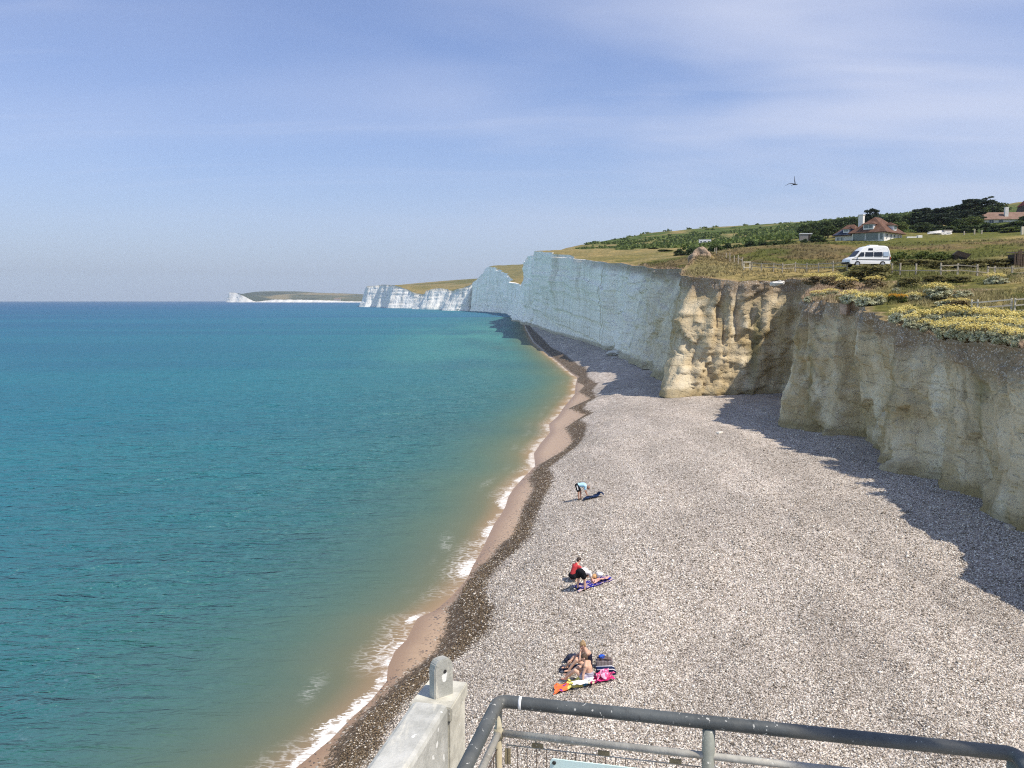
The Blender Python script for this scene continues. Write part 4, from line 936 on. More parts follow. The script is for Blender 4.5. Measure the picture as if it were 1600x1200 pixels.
for x in (-9.2, -8.2): window(root, TR((x, 2.44, .1)), .7, 1.5, 1)
def dormer(M, w, d, h, name='dormer'):
    o = MB().box((0, 0, 0), (w, d, h)).link(name, M_wf, root); o.matrix_local = M
    window(o, TR((.1, -.03, .25)), w - .2, h - .35, 2)
    b = MB(); hip(b, -.35, w + .35, -.35, d + .3, h, h + .75, 'x', .9, .08); b.link('dormer_roof', M_tile, o)
dormer(TR((-1.3, .1, 2.95)), 2.6, 2.6, 1.35); dormer(TR((4.35, 5.0, 2.75)) @ Matrix.Rotation(R(90), 4, 'Z'), 1.9, 2.4, 1.35); dormer(TR((-7.4, 2.2, 2.55)), 1.5, 1.6, 1.05)
# long low bungalow
p = land_at(1532, 268); root = empty('white_bungalow', (p.x, p.y, at(1540, 349.5, 268)[2]), R(-9), label='long low white bungalow with pale brown roof and square white chimney', cat='bungalow')
MB().box((0, 0, -4), (18, 7, 1.45)).link('wall', M_render, root)
MB().prism([(-.5, -.6, 1.25), (-.5, 3.5, 3.75), (-.5, 7.6, 1.25)], (19.2, 0, 0)).link('roof', M_tile2, root)
MB().prism([(-.56, -.1, 1.5), (-.56, 3.5, 3.62), (-.56, 7.1, 1.5)], (.05, 0, 0)).link('gable', simple('grey green boards', (.20, .25, .22), .8), root)
MB().box((6.1, .9, 1.6), (7.1, 1.9, 5.1)).link('chimney', M_render, root); MB().box((11.8, -1.1, 1.3), (14.5, .3, 2.35)).link('porch', M_wf, root)
window(root, TR((1.2, -.05, .15)), 1.4, 1.0, 2); window(root, TR((4.0, -.05, .15)), 1.4, 1.0, 2)
# red roofed house on the right edge
p = land_at(1590, 318); root = empty('red_roofed_house', (p.x, p.y, at(1590, 333, 318)[2] - .3), R(-12), label='dark walled house with a steep red roof on the skyline at the right edge', cat='house')
MB().prism([(-1.0, 0, -3), (11, 0, -3), (11, 0, 3.3), (.9, 0, 3.3)], (0, 8, 0)).link('wall', M_timber, root)
MB().prism([(.6, -.6, 3.25), (2.4, 3.6, 6.0), (2.4, 4.4, 6.0), (.6, 8.6, 3.25)], (11, 0, 0)).link('roof', M_red, root)
for x in (1.3, 3.2): window(root, TR((x, -.05, .6)), 1.6, 1.2, 1)
# shed, caravan, hut
p = land_at(1246.5, 224); root = empty('garden_shed', p, R(-14), label='small grey boarded shed with a white fascia left of the tile roofed house', cat='shed')
MB().box((0, 0, -.5), (2.95, 2.2, 1.75)).link('wall', M_greytimber, root); MB().box((-.12, -.12, 1.75), (3.07, 2.3, 1.95)).link('roof', M_wf, root, .02); MB().box((2.1, -.03, 0), (2.6, .02, 1.6)).link('door', M_timber, root)
p = land_at(1090, 402); root = empty('static_caravan', p + Vector((0, 0, .2)), R(-10), label='white static caravan half hidden in the scrub on the hillside', cat='caravan')
MB().box((0, 0, .3), (5.6, 2.3, 2.5)).link('body', M_white, root, .12); MB().box((-.05, -.05, 2.5), (5.65, 2.35, 2.62)).link('roof', M_wf, root); 
for x in (.6, 2.4, 4.2): window(root, TR((x, -.02, 1.2)), .95, .7, 1)
for sx in (.9, 4.6): MB().tube([(sx, .1, .3), (sx, .3, .3)], .3, 14).link('wheel', M_rubber, root)
p = land_at(1488, 112); root = empty('timber_hut', p, R(-20), label='low black timber hut with a sloping roof sunk in the scrub', cat='hut')
MB().box((0, 0, -.6), (1.5, 1.6, .75)).link('wall', M_timber, root); MB().prism([(-.15, -.2, .75), (-.15, 1.8, .75), (.35, 1.8, 1.25), (.35, -.2, 1.25), ], (1.6, 0, -.5)).link('roof', M_timber, root); MB().box((.5,-.03,0),(1.0,.02,.7)).link('door', M_rubber, root)
p = land_at(1583, 96); root = empty('brown_shed', p, R(-8), label='brown boarded shed with leaning planks at the right edge', cat='shed')
b = MB()
for i in range(16): b.beam((i * .17, random.uniform(-.06, .03), -.6), (i * .17 + random.uniform(-.06, .14), .05, 1.75 + .25 * math.sin(i * .4) + random.uniform(-.12, .12)), .15, .035, 0, (0, 1, 0))
b.link('wall', simple('brown planks', (.10, .068, .045), .9, .35, 5), root); MB().box((.05, .12, -.5), (2.7, 2.2, 1.55)).link('back_wall', M_timber, root); MB().prism([(-.1, .1, 1.6), (2.8, .1, 1.75), (2.8, 2.3, 1.9), (-.1, 2.3, 1.75)], (0, 0, .08)).link('roof', M_timber, root)
MB().beam((1.35, -.35, 0), (2.1, -.08, 1.0), .05, .05).link('leaning_pole', M_palewood, root)
# ================================================================== ROCKS
M_rock = simple('chalk rock', (.66, .63, .57), .95, .12, 3, .05, 0, .1); M_rockw = simple('dirty chalk', (.46, .40, .32), .95, .2, 3, .05, 0, .1)
def rock(name, loc, r, sc, seed, mat, flat=.0, **k):
    bm = bmesh.new(); bmesh.ops.create_icosphere(bm, subdivisions=4, radius=1)
    for v in bm.verts:
        n = v.co.normalized(); q = float(fbm(n.x * 1.3 + seed, n.y * 1.3, n.z * 1.3, seed, 4)); v.co = n * (1 + .38 * q)
        for ax in range(3): v.co[ax] = max(-.72, min(.72, v.co[ax])) if flat else v.co[ax]
        v.co = Vector((v.co.x * sc[0], v.co.y * sc[1], v.co.z * sc[2])) * r
    me = bpy.data.meshes.new(name); bm.to_mesh(me); bm.free(); me.materials.append(mat)
    return link(name, me, None, loc=loc, rz=seed * 1.3, **k)
def brock(px, py, r, sc, seed, mat, label, flat=1): 
    q = beach_hit(px, py); rock('fallen_rock', q + Vector((0, 0, r * sc[2] * .25)), r, sc, seed, mat, flat, label=label, cat='rock')
brock(1579, 826, .42, (1, .6, .35), 1, M_rockw, 'pale flat slab of fallen chalk at the foot of the cliff on the right edge')
brock(1510, 804, .30, (1.2, .5, .25), 2, M_rockw, 'small flat rock in the cliff shade left of the pale slab')
brock(1124, 677, .28, (1.5, .8, .5), 3, M_rock, 'small white chalk lump alone on the sunlit shingle below the shaded recess')
brock(1166, 687, .13, (1, 1, .5), 4, M_rockw, 'dark little stone right of the white chalk lump')
for i, (px, py, r, lb) in enumerate([(973,554,1.9,'low white chalk rock at the foot of the white cliff, nearest of the fallen rocks'),(987,557,1.2,'smaller white chalk rock right of the low one in the cliff shade'),(850,507,1.6,'chalk boulder on the farthest shaded shingle'),(866,511,1.3,'chalk boulder near the far end of the cliff shade'),(1003,572,.6,'little white stone in the blue shade of the white cliff'),(960,560,.5,'tiny white stone on the edge of the cliff shade')]):
    brock(px, py, r, (1.5, 1, .4), 10 + i, M_rock, lb, 0)
# chalk lip, spoil and blocks on the cliff top
p = land_at(1213, 96.6); rock('chalk_block', p + Vector((0, .25, -.1)), .55, (1.6, .7, .55), 31, M_rock, 0, label='bright white chalk block on the lip of the shaded recess', cat='rock')
p = land_at(1091, 118.5); rock('clay_bluff', Vector((p.x - .1, p.y - .6, p.z - .75)), 1.25, (1.15, .9, 1.0), 36, simple('eroded clay', (.30, .22, .15), .95, .4, 1.2, .2), 0, label='brown eroded clay bluff at the notch where the two cliffs meet', cat='bluff')
p = land_hit(1322, 478); rock('clay_block', p + Vector((-.2, -.2, -.5)), .55, (.8, .8, 1), 32, simple('pink clay', (.46, .33, .24), .95, .2, 4, .04), 1, label='pinkish clay lump sticking out of the notched cliff top', cat='rock')
p = land_at(1462, 232); rock('chalk_heap', p, 2.3, (1.6, .8, .32), 33, M_rock, 0, label='low heap of white chalk spoil at the top of the lawn', cat='heap')
p = land_at(1474, 231); MB().box((-1.2, -.8, .5), (1.2, .8, 1.0)).box((-1.1, -.7, -.3), (-.9, .7, .5)).box((.9, -.7, -.3), (1.1, .7, .5)).link('stone_trough', M_greytimber, None, .03, loc=p, label='small grey slab roofed box beside the chalk heap', cat='box')
p = land_at(1426, 219); MB().box((-2.3, -.3, -.3), (.4, .3, .30)).box((.4, -.5, -.3), (1.5, .5, .62)).link('garden_wall', M_render, None, .03, loc=p, label='low white garden wall right of the tile roofed house', cat='wall')
p = Vector(at(524, 469.2, 5800)); root = empty('white_cottage', p - Vector((0, 0, 4)), 0, label='tiny white cottages block on top of the long low pinkish far cliff', cat='cottage')
MB().box((-22, 60, -10), (22, 72, 10)).link('wall', M_render, root); MB().prism([(-23, 59, 10), (-23, 66, 16), (-23, 73, 10)], (46, 0, 0)).link('roof', M_tile2, root)
# ================================================================== PLATFORM RAILING IN FRONT OF THE CAMERA
def metal(name, col, stain, rough=.55, m=0.0, sc=6.0, spots=None):
    s = NT(name); v = s.obj(); a = s.noise(v, sc, 5, .65); b = s.noise(v, sc * 5, 4, .6); c0 = s.noise(s.scale(v, (1, 1, 1)), sc * .35, 3, .5)
    c = s.mix(s.smooth(a, .38, .68), tuple(x * .8 for x in col), tuple(min(1, x * 1.2) for x in col))
    c = s.mix(s.math('MULTIPLY', s.smooth(c0, .5, .68), .8), c, stain)
    c = s.mix(s.math('MULTIPLY', s.smooth(b, .60, .70), .5), c, tuple(x * .45 for x in col))
    c = s.mix(s.math('MULTIPLY', s.smooth(s.noise(v, sc * 9, 2, .5), .68, .72), .6), c, (.75, .74, .68))
    if spots:
        vo = s.n('ShaderNodeTexVoronoi', {'Vector': v, 'Scale': spots, 'Randomness': 1.0}, feature='F1')
        k = s.math('LESS_THAN', s.math('ADD', vo.outputs['Distance'], s.math('MULTIPLY', b, .16)), s.math('MULTIPLY', s.smooth(s.sep(vo.outputs['Color']).outputs[0], .35, 1.0), .27))
        c = s.mix(k, c, (.86, .86, .83))
    return s.out(c, s.math('ADD', rough - .12, s.math('MULTIPLY', a, .3)), s.bump(b, .35, .004), m, .4)
M_rail = metal('grey painted pipe', (.085, .094, .094), (.15, .145, .125), .5, 0, 9)
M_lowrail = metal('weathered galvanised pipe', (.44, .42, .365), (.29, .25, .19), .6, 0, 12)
M_post = metal('ochre stained galvanised post', (.47, .425, .31), (.34, .27, .15), .7, 0, 10)
M_gpost = metal('green grey post', (.22, .235, .205), (.32, .31, .26), .6, 0, 10)
M_wire = metal('rusty wire', (.11, .075, .055), (.16, .13, .10), .7, 0, 30)
M_clip = metal('rusty brown clip', (.27, .22, .125), (.16, .115, .065), .75, 0, 20)
M_beam = metal('pale galvanised steel', (.46, .46, .42), (.34, .335, .30), .7, 0, 7, 14)
sM = NT('streaked weathered steel'); v = sM.obj(); st = sM.noise(sM.scale(v, (16, 3.0, 5.0)), 1.0, 6, .7, .3); bl = sM.noise(v, 5.0, 5, .65); gr = sM.noise(v, 60, 4, .7)
cM = sM.mix(sM.smooth(bl, .34, .68), (.33, .33, .295), (.55, .545, .50)); cM = sM.mix(sM.math('MULTIPLY', sM.smooth(st, .5, .66), .8), cM, (.66, .63, .53)); cM = sM.mix(sM.math('MULTIPLY', sM.smooth(st, .28, .40), -.55), cM, (.24, .235, .2)) if False else cM
cM = sM.mix(sM.math('MULTIPLY', sM.smooth(gr, .64, .74), .25), cM, (.2, .19, .165))
vo = sM.n('ShaderNodeTexVoronoi', {'Vector': sM.n('ShaderNodeVectorMath', {0: v, 1: sM.scale(sM.n('ShaderNodeTexNoise', {'Vector': v, 'Scale': 22.0}).outputs['Color'], (.05, .05, .05))}, operation='ADD').outputs[0], 'Scale': 15.0}, feature='F1')
kd = sM.math('LESS_THAN', vo.outputs['Distance'], sM.math('MULTIPLY', sM.smooth(sM.sep(vo.outputs['Color']).outputs[0], .55, 1.0), .24))
cM = sM.mix(sM.math('MULTIPLY', kd, .8), cM, (.84, .84, .80))
M_beam = sM.out(cM, .68, sM.bump(sM.math('ADD', gr, sM.math('MULTIPLY', bl, 2.0)), .5, .006), 0, .35)
M_creamsteel = metal('lime streaked steel', (.52, .50, .42), (.36, .34, .28), .7, 0, 9)
HR = 1.10
def onh(px, py, h): return Vector(onz(px, py, CAMZ - h))
C1 = onh(779, 1095, HR); C2 = onh(1588, 1178, HR)
ax = (C2 - C1).normalized(); bk = Vector((ax.y, -ax.x, 0)); bk = bk if bk.y < 0 else -bk      # towards the camera
DZ = Vector((0, 0, 1))
root = empty('platform_railing', (C1.x, C1.y, CAMZ - 2.25), label='grey pipe handrail round the viewing platform with a wire mesh panel', cat='railing')
O = Vector(root.location)
L = lambda v: v - O
def arcpipe(p0, c, p1, r, rad=.035, n=7):
    a = (p0 - c).normalized(); b_ = (p1 - c).normalized(); pts = [p0]
    for i in range(n + 1):
        t = i / n; pts.append(c + a * rad * (1 - t) ** 2 + b_ * rad * t ** 2 + (a + b_) * rad * 0 )
    pts.append(p1); return pts
BACK1 = C1 + bk * 1.5; BACK2 = C2 + bk * 1.5
t = MB(); pts = [BACK1] + arcpipe(C1 + bk * .3, C1, C1 + ax * .3, .024, .03)[1:-1] + arcpipe(C2 - ax * .3, C2, C2 + bk * .3, .024, .03)[1:-1] + [BACK2]
t.tube([L(p) for p in pts], .0176, 24); t.link('handrail', M_rail, root, smooth=True)
DL = Vector((0, 0, -.092))
MB().tube([L(C1 + DL + ax * .012), L(C2 + DL - ax * .012)], .0098, 18).link('lower_rail', M_lowrail, root, smooth=True)
MB().tube([L(C1 + DL + bk * .012), L(BACK1 + DL)], .0098, 18).link('lower_rail', M_lowrail, root, smooth=True)
MB().tube([L(C2 + DL + bk * .012), L(BACK2 + DL)], .0098, 18).link('lower_rail', M_lowrail, root, smooth=True)
MID = C1 + ax * ((C2 - C1).length * .437)
for p, m, r in ((C1, M_post, .0095), (MID, M_gpost, .0165), (C2, M_gpost, .0195), (BACK1, M_gpost, .0195), (BACK2, M_gpost, .0195)):
    MB().tube([L(p - DZ * .016), L(p - DZ * 1.15)], r, 18).link('post', m, root, smooth=True)
MB().tube([L(C1 - DZ * 1.02), L(C2 - DZ * 1.02)], .0165, 14).link('lower_rail', M_lowrail, root, smooth=True)
for a, b in ((C1, MID), (MID, C2)):
    w = MB(); n = int((b - a).length / .0265); z0, z1 = -.125, -1.0
    for i in range(1, n):
        q = a + (b - a) * (i / n)
        if random.random() < .12: continue
        w.tube([L(q + DZ * z0 + bk * .002), L(q + DZ * z1 + bk * .002)], .0011, 5, False)
    MB().tube([L(a + DZ * z0 + ax * .02), L(b + DZ * z0 - ax * .02)], .0019, 8).link('mesh_edge', M_lowrail, root); w.tube([L(a + DZ * z1 + ax * .02), L(b + DZ * z1 - ax * .02)], .0022, 8)  # top wire gets the paler pipe colour to look sunlit
    for k in range(1, 5): w.tube([L(a + DZ * (z0 - .2 * k) + ax * .02), L(b + DZ * (z0 - .2 * k) - ax * .02)], .0015, 6)
    w.link('mesh_panel', M_wire, root)
# side panel seen edge on at the left corner
w = MB()
for i in range(1, 40):
    q = C1 + bk * (.03 * i); w.tube([L(q - DZ * .13), L(q - DZ * 1.0)], .0013, 5, False)
for k in range(5): w.tube([L(C1 + bk * .02 - DZ * (.13 + .21 * k)), L(C1 + bk * 1.2 - DZ * (.13 + .21 * k))], .002, 6)
w.link('mesh_panel', M_wire, root)
for f in (.085, .225, .372, .56, .76, .9):
    q = C1 + (C2 - C1) * f - DZ * .117
    MB().beam(L(q - ax * .016), L(q + ax * .016), .004, .013).link('clip', M_clip, root)
MB().beam(L(C1 + ax * .026 - DZ * .135), L(C1 + ax * .026 - DZ * .18), .004, .016, 0, ax).link('clip', M_clip, root)
q = C1 + ax * .062
MB().tube([L(q - ax * .004), L(q + ax * .004)], .0180, 24).link('paint_mark', NT('white paint mark').out((.85, .85, .83), .6), root)
MB().tube([L(C1 - DZ * .075), L(C1 - DZ * .110)], .0135, 18).link('collar', M_post, root, .004, True)
# sign on the mesh
s0 = onh(858, 1187.5, HR + .138); s0 = C1 + ax * (s0 - C1).dot(ax) - DZ * .141 + bk * .012
sg = empty('notice_sign', s0, 0, label='pale aqua notice board with dark lettering fixed to the wire mesh', cat='sign')
def onsign(u, v, off=0): return ax * u - DZ * v + bk * off
M_sign = simple('pale aqua plastic', (.66, .84, .80), .45, .04, 3); M_screw = NT('screw').out((.045, .045, .045), .45, None, .4); M_ink = NT('black lettering').out((.015, .015, .018), .7)
rr = .012; o_ = []
for cx_, cy_, a0 in ((rr, rr, 180), (.36 - rr, rr, 270), (.36 - rr, .26 - rr, 0), (rr, .26 - rr, 90)):
    for k in range(6):
        a = R(a0 + 18 * k); o_.append(onsign(cx_ + rr * math.cos(a), cy_ + rr * math.sin(a)))
MB().prism(o_, bk * .004).link('board', M_sign, sg)
for u, v in ((.012, .010), (.348, .010), (.012, .25), (.348, .25)):
    MB().tube([onsign(u, v, .003), onsign(u, v, .0075), onsign(u, v, .0085)], [.0052, .0052, .0035], 14).link('screw', M_screw, sg)
tc_ = bpy.data.curves.new('lettering', 'FONT'); tc_.body = 'Protect'; tc_.size = .031; tc_.extrude = .0006; tc_.materials.append(M_ink)
to = bpy.data.objects.new('lettering', tc_); COL.objects.link(to)
dg = bpy.context.evaluated_depsgraph_get(); tm = bpy.data.meshes.new_from_object(to.evaluated_get(dg)); bpy.data.objects.remove(to)
tm.materials.clear(); tm.materials.append(M_ink)
Mt = Matrix((ax, DZ, bk)).transposed().to_4x4(); Mt.translation = onsign(.078, .044, .0052)
tm.transform(Mt); link('lettering', tm, sg)
# steel beam of the stair frame, left of the railing
HB = 1.36
e0 = onh(643, 1096, HB); e1 = onh(701, 1099, HB); wB = (e1 - e0).dot(ax); e0 = Vector((e0.x, e0.y, CAMZ - HB)); fw = -bk
root = empty('steel_beam', (e0.x, e0.y, CAMZ - 2.25), label='pale lime streaked steel beam end with an upright rounded lug left of the railing', cat='beam')
O2 = Vector(root.location); K = lambda u, v, z: e0 + ax * u + fw * v + DZ * z - O2
hB = .30
prof = [(0, 0), (.010, .012)] 
def loop(v, z_top, inset=0):
    r = .018; pr = []
    for (u, z) in ((0, -hB), (wB, -hB), (wB, -r), (wB - r * .3, -r * .3), (wB - r, 0), (r, 0), (r * .3, -r * .3), (0, -r)): pr.append(K(u, v, z))
    return pr
bmb = MB(); ra = [bmb.bm.verts.new(p) for p in loop(-2.0, 0)]; rb = [bmb.bm.verts.new(p) for p in loop(0, 0)]
for i in range(8): bmb.bm.faces.new((ra[i], ra[(i + 1) % 8], rb[(i + 1) % 8], rb[i]))
bmb.bm.faces.new(ra[::-1]); bmb.bm.faces.new(rb); bmb.link('beam_body', M_beam, root)
# end post with a sloping cap, a flange and the lug standing on it
MB().prism([K(-.012, .004, -.012), K(wB + .012, .004, -.012), K(wB + .012, .215, -.014), K(-.004, .215, -.014)], (0, 0, -.05)).link('cap_plate', M_creamsteel, root, .004)
MB().box((0, 0, -2.4), (wB + .006, .20, -.066), Matrix.Translation(K(-.003, .012, 0)) @ Matrix(((ax.x, fw.x, 0), (ax.y, fw.y, 0), (0, 0, 1))).to_4x4()).link('end_post', M_creamsteel, root, .006)
lug = []; lw, lh = .078, .122
for u, z in [(0, -.06), (0, lh - .035), (.006, lh - .014), (.018, lh - .002), (lw * .5, lh), (lw - .018, lh - .002), (lw - .006, lh - .014), (lw, lh - .035), (lw, -.06)]:
    lug.append((u, z))
lu0 = wB * .30; 
LB_ = (fw * math.cos(R(38)) + ax * math.sin(R(38))); LT_ = (ax * math.cos(R(38)) - fw * math.sin(R(38)))
MB().prism([K(lu0, .075, z) + LB_ * u for u, z in lug], LT_ * .036).link('lug', M_beam, root, .003)
hq = K(lu0, .075, lh - .045) + LB_ * lw * .55 + LT_ * .0362; MB().tube([hq, hq + LT_ * .0012], .0065, 14).link('lug_hole', M_screw, root)
MB().tube([K(wB * .36 + .03, .03, -.02), K(wB * .36 + .03, .10, -.03)], .008, 10).link('weld', M_creamsteel, root, smooth=True)
MB().beam(K(wB + .004, -2.0, -hB), K(wB + .004, -.0, -hB), .02, .02).link('bottom_flange', M_creamsteel, root)
# the platform and its legs, below the frame
root = empty('viewing_platform', (C1.x, C1.y, 2), label='steel viewing platform on tall legs under the railing', cat='platform'); O3 = Vector(root.location)
zf = CAMZ - HR - 1.15; q = [C1 + bk * 1.6 - ax * .05, C2 + bk * 1.6 + ax * .05, C2 + ax * .05 - bk * .05, C1 - ax * .05 - bk * .05]
MB().prism([Vector((p.x, p.y, zf - .07)) - O3 for p in q], (0, 0, .07)).link('deck', M_gpost, root)
for p in q[2:] + q[:2]: MB().beam(Vector((p.x, p.y, zf - .07)) - O3, Vector((p.x, p.y, .4)) - O3, .12, .12, 0, (0, 1, 0)).link('leg', M_gpost, root)

# ================================================================== PEOPLE
def caps_mesh(caps, ells):
    bm = bmesh.new()
    for a, b, ra, rb in caps:
        a, b = Vector(a), Vector(b); d = (b - a); ln = d.length; d = d / max(ln, 1e-6); o = d.orthogonal().normalized(); w = d.cross(o); rings = []
        prof = [(-ra * math.cos(t), ra * math.sin(t)) for t in (.25, .7, 1.15, math.pi / 2)] + [(ln + rb * math.cos(t), rb * math.sin(t)) for t in (math.pi / 2, 1.15, .7, .25)]
        for h, r in prof: rings.append([bm.verts.new(a + d * h + (o * math.cos(k * math.pi / 6) + w * math.sin(k * math.pi / 6)) * r) for k in range(12)])
        for q, e in zip(rings, rings[1:]):
            for k in range(12): bm.faces.new((q[k], q[(k + 1) % 12], e[(k + 1) % 12], e[k]))
        bm.faces.new(rings[0][::-1]); bm.faces.new(rings[-1])
    for c, r, M in ells:
        X4 = Matrix.Translation(Vector(c)) @ M.to_4x4() @ Matrix.Diagonal((*r, 1))
        bmesh.ops.create_uvsphere(bm, u_segments=16, v_segments=10, radius=1, matrix=X4)
    bmesh.ops.recalc_face_normals(bm, faces=bm.faces)
    me = bpy.data.meshes.new('tmp'); bm.to_mesh(me); bm.free(); return me
def skinned(name, caps, ells, mat, voxel=.009, it=3, parent=None, extra=None, mats=()):
    """limbs and masses fused into one continuous surface"""
    o = bpy.data.objects.new('tmp', caps_mesh(caps, ells)); COL.objects.link(o)
    m = o.modifiers.new('r', 'REMESH'); m.mode = 'VOXEL'; m.voxel_size = voxel
    m = o.modifiers.new('s', 'SMOOTH'); m.factor = .5; m.iterations = it
    dg = bpy.context.evaluated_depsgraph_get(); me = bpy.data.meshes.new_from_object(o.evaluated_get(dg)); bpy.data.objects.remove(o)
    me.name = name; me.materials.clear(); me.materials.append(mat)
    if extra:
        bm = bmesh.new(); bm.from_mesh(me)
        for c, r, idx in extra:
            n0 = len(bm.faces); bmesh.ops.create_uvsphere(bm, u_segments=8, v_segments=6, radius=1, matrix=Matrix.Translation(Vector(c)) @ Matrix.Diagonal((*r, 1)))
            bm.faces.ensure_lookup_table()
            for f in bm.faces[n0:]: f.material_index = idx
        bm.to_mesh(me); bm.free()
        for mm in mats: me.materials.append(mm)
    me.polygons.foreach_set('use_smooth', np.ones(len(me.polygons), dtype=bool))
    return link(name, me, parent)
def frame(f, u):
    f = Vector(f).normalized(); s_ = Vector(u).cross(f).normalized(); u = f.cross(s_)
    return Matrix((f, s_, u)).transposed()          # columns forward, left, up
def head(c, f, u, k=1.0):
    """skull, jaw, nose, brow and ears about the centre c"""
    M = frame(f, u); c = Vector(c); P_ = lambda a, b, d: c + M @ Vector((a * k, b * k, d * k))
    e = [(P_(-.005, 0, .022), (.094 * k, .074 * k, .092 * k), M), (P_(.028, 0, -.045), (.064 * k, .056 * k, .072 * k), M), (P_(.060, 0, -.092), (.026 * k, .026 * k, .02 * k), M),
         (P_(.094, 0, -.022), (.020 * k, .012 * k, .024 * k), M), (P_(.076, 0, .022), (.022 * k, .052 * k, .014 * k), M), (P_(.080, 0, -.064), (.016 * k, .026 * k, .010 * k), M)]
    for s_ in (-1, 1): e.append((P_(-.008, .076 * s_, -.012), (.020 * k, .011 * k, .032 * k), M))
    ey = [(P_(.084, .032 * s_, .002), (.011 * k,) * 3, 1) for s_ in (-1, 1)]
    mo = [(P_(.091, 0, -.064), (.008 * k, .018 * k, .005 * k), 2)]
    return e, ey + mo, M, P_
def hand(wr, d, n, side=1, curl=.5, k=1.0):
    """palm, four fingers of unequal length bent at the knuckle, thumb from the side of the palm"""
    wr, d = Vector(wr), Vector(d).normalized(); n = (Vector(n) - d * Vector(n).dot(d)).normalized(); w = d.cross(n) * side; caps = []
    pl = .085 * k
    for i, (o_, ln) in enumerate(((-.028, .066), (-.010, .076), (.009, .071), (.027, .055))):
        k0 = wr + d * pl + w * o_ * k; caps.append((wr + w * o_ * .6 * k + d * .015, k0, .015 * k, .0125 * k))
        d1 = (d + n * curl * .6 + w * o_ * 3.2).normalized(); d2 = (d + n * curl * 1.8).normalized(); k1 = k0 + d1 * ln * .55 * k
        caps.append((k0, k1, .0105 * k, .0098 * k)); caps.append((k1, k1 + d2 * ln * .5 * k, .0098 * k, .0085 * k))
    t0 = wr + d * .025 * k - w * .030 * k; t1 = t0 + (d * .6 - w * .8 + n * .3).normalized() * .038 * k
    caps += [(wr + d * .01, t0, .016 * k, .013 * k), (t0, t1, .0125 * k, .011 * k), (t1, t1 + (d * .9 - w * .2 + n * .4).normalized() * .032 * k, .011 * k, .009 * k)]
    return caps
def skin(name, col):
    s = NT(name); n = s.noise(s.obj(), 9.0, 4, .6); c = s.mix(s.smooth(n, .3, .7), tuple(x * .88 for x in col), tuple(min(1, x * 1.08) for x in col))
    return s.out(c, .5, None, 0, .35, **{'Subsurface Weight': .06, 'Subsurface Scale': .02})
SKIN1 = skin('fair skin', (.62, .38, .27)); SKIN2 = skin('ruddy skin', (.52, .28, .19))
M_eye = NT('eye').out((.03, .025, .02), .2); M_lip = simple('lips', (.42, .17, .14), .5)
def cloth(name, col, var=.12): return simple(name, col, .9, var, 7, .01, 0, .1)
def person(name_label, loc, rz, k, J, skinm, clothes, hair, hairm, headf, headu, hands, feet_dir=(1, 0, 0)):
    root = empty('person', loc, rz, label=name_label, cat='person'); root.scale = (k, k, k)
    V_ = {a: Vector(b) for a, b in J.items()}
    c = []; A = lambda p, q, r1, r2: c.append((V_[p], V_[q], r1, r2))
    A('pelvis', 'waist', .125, .105); A('waist', 'chest', .105, .125); A('chest', 'neck', .115, .06); A('neck', 'head', .052, .05)
    for s_ in 'LR':
        A('sh' + s_, 'chest', .062, .10); A('sh' + s_, 'neck', .055, .055); A('sh' + s_, 'el' + s_, .052, .038); A('el' + s_, 'wr' + s_, .040, .026)
        A('hip' + s_, 'pelvis', .10, .11); A('hip' + s_, 'kn' + s_, .092, .056); A('kn' + s_, 'an' + s_, .058, .036)
        f = Vector(feet_dir); c.append((V_['an' + s_] + Vector((0, 0, -.03)) - f * .03, V_['an' + s_] + f * .13 + Vector((0, 0, -.045)), .036, .026))
        h = hands[s_]; c += hand(V_['wr' + s_], h[0], h[1], 1 if s_ == 'L' else -1, h[2])
    e, ex, M, P_ = head(V_['head'], headf, headu)
    skinned('body', c, e, skinm, .0085, 2, root, ex, (M_eye, M_lip))
    for nm, mat, fn, vx in clothes:
        cc, ee = fn(V_); skinned(nm, cc, ee, mat, vx, 4, root)
    if hair:
        ee = [(P_(*a), b, M) for a, b in hair]; skinned('hair', [], ee, hairm, .010, 2, root)
    return root
def shirt(sl=.45, ext=1.12):
    def f(V):
        cc = [(V['pelvis'].lerp(V['waist'], .55), V['chest'], .135, .152), (V['chest'], V['neck'].lerp(V['chest'], .35), .142, .095)]
        for s_ in 'LR': cc += [(V['chest'], V['sh' + s_], .12, .078), (V['sh' + s_], V['sh' + s_].lerp(V['el' + s_], sl), .072, .068)]
        return cc, []
    return f
def shorts(leg=.55, r=.115, up=.35):
    def f(V):
        cc = [(V['pelvis'], V['pelvis'].lerp(V['waist'], up), .142, .130)]
        for s_ in 'LR': cc += [(V['pelvis'], V['hip' + s_], .13, .118), (V['hip' + s_], V['hip' + s_].lerp(V['kn' + s_], leg), .116, r - .012)]
        return cc, []
    return f
def shoes(fd):
    def f(V):
        cc = []
        for s_ in 'LR':
            a = V['an' + s_]; d = Vector(fd); cc.append((a + Vector((0, 0, -.035)) - d * .035, a + d * .15 + Vector((0, 0, -.045)), .046, .036))
        return cc, []
    return f
short_hair = [((-.012, 0, .045), (.100, .082, .086)), ((-.045, 0, .0), (.066, .080, .085))]
long_hair = short_hair + [((-.06, 0, -.05), (.05, .078, .09)), ((-.06, .03, -.10), (.035, .045, .08)), ((-.06, -.03, -.10), (.035, .045, .08))]
bun_hair = [((-.012, 0, .045), (.100, .084, .088)), ((-.05, 0, .0), (.064, .080, .080)), ((-.05, 0, .115), (.052, .055, .045))]
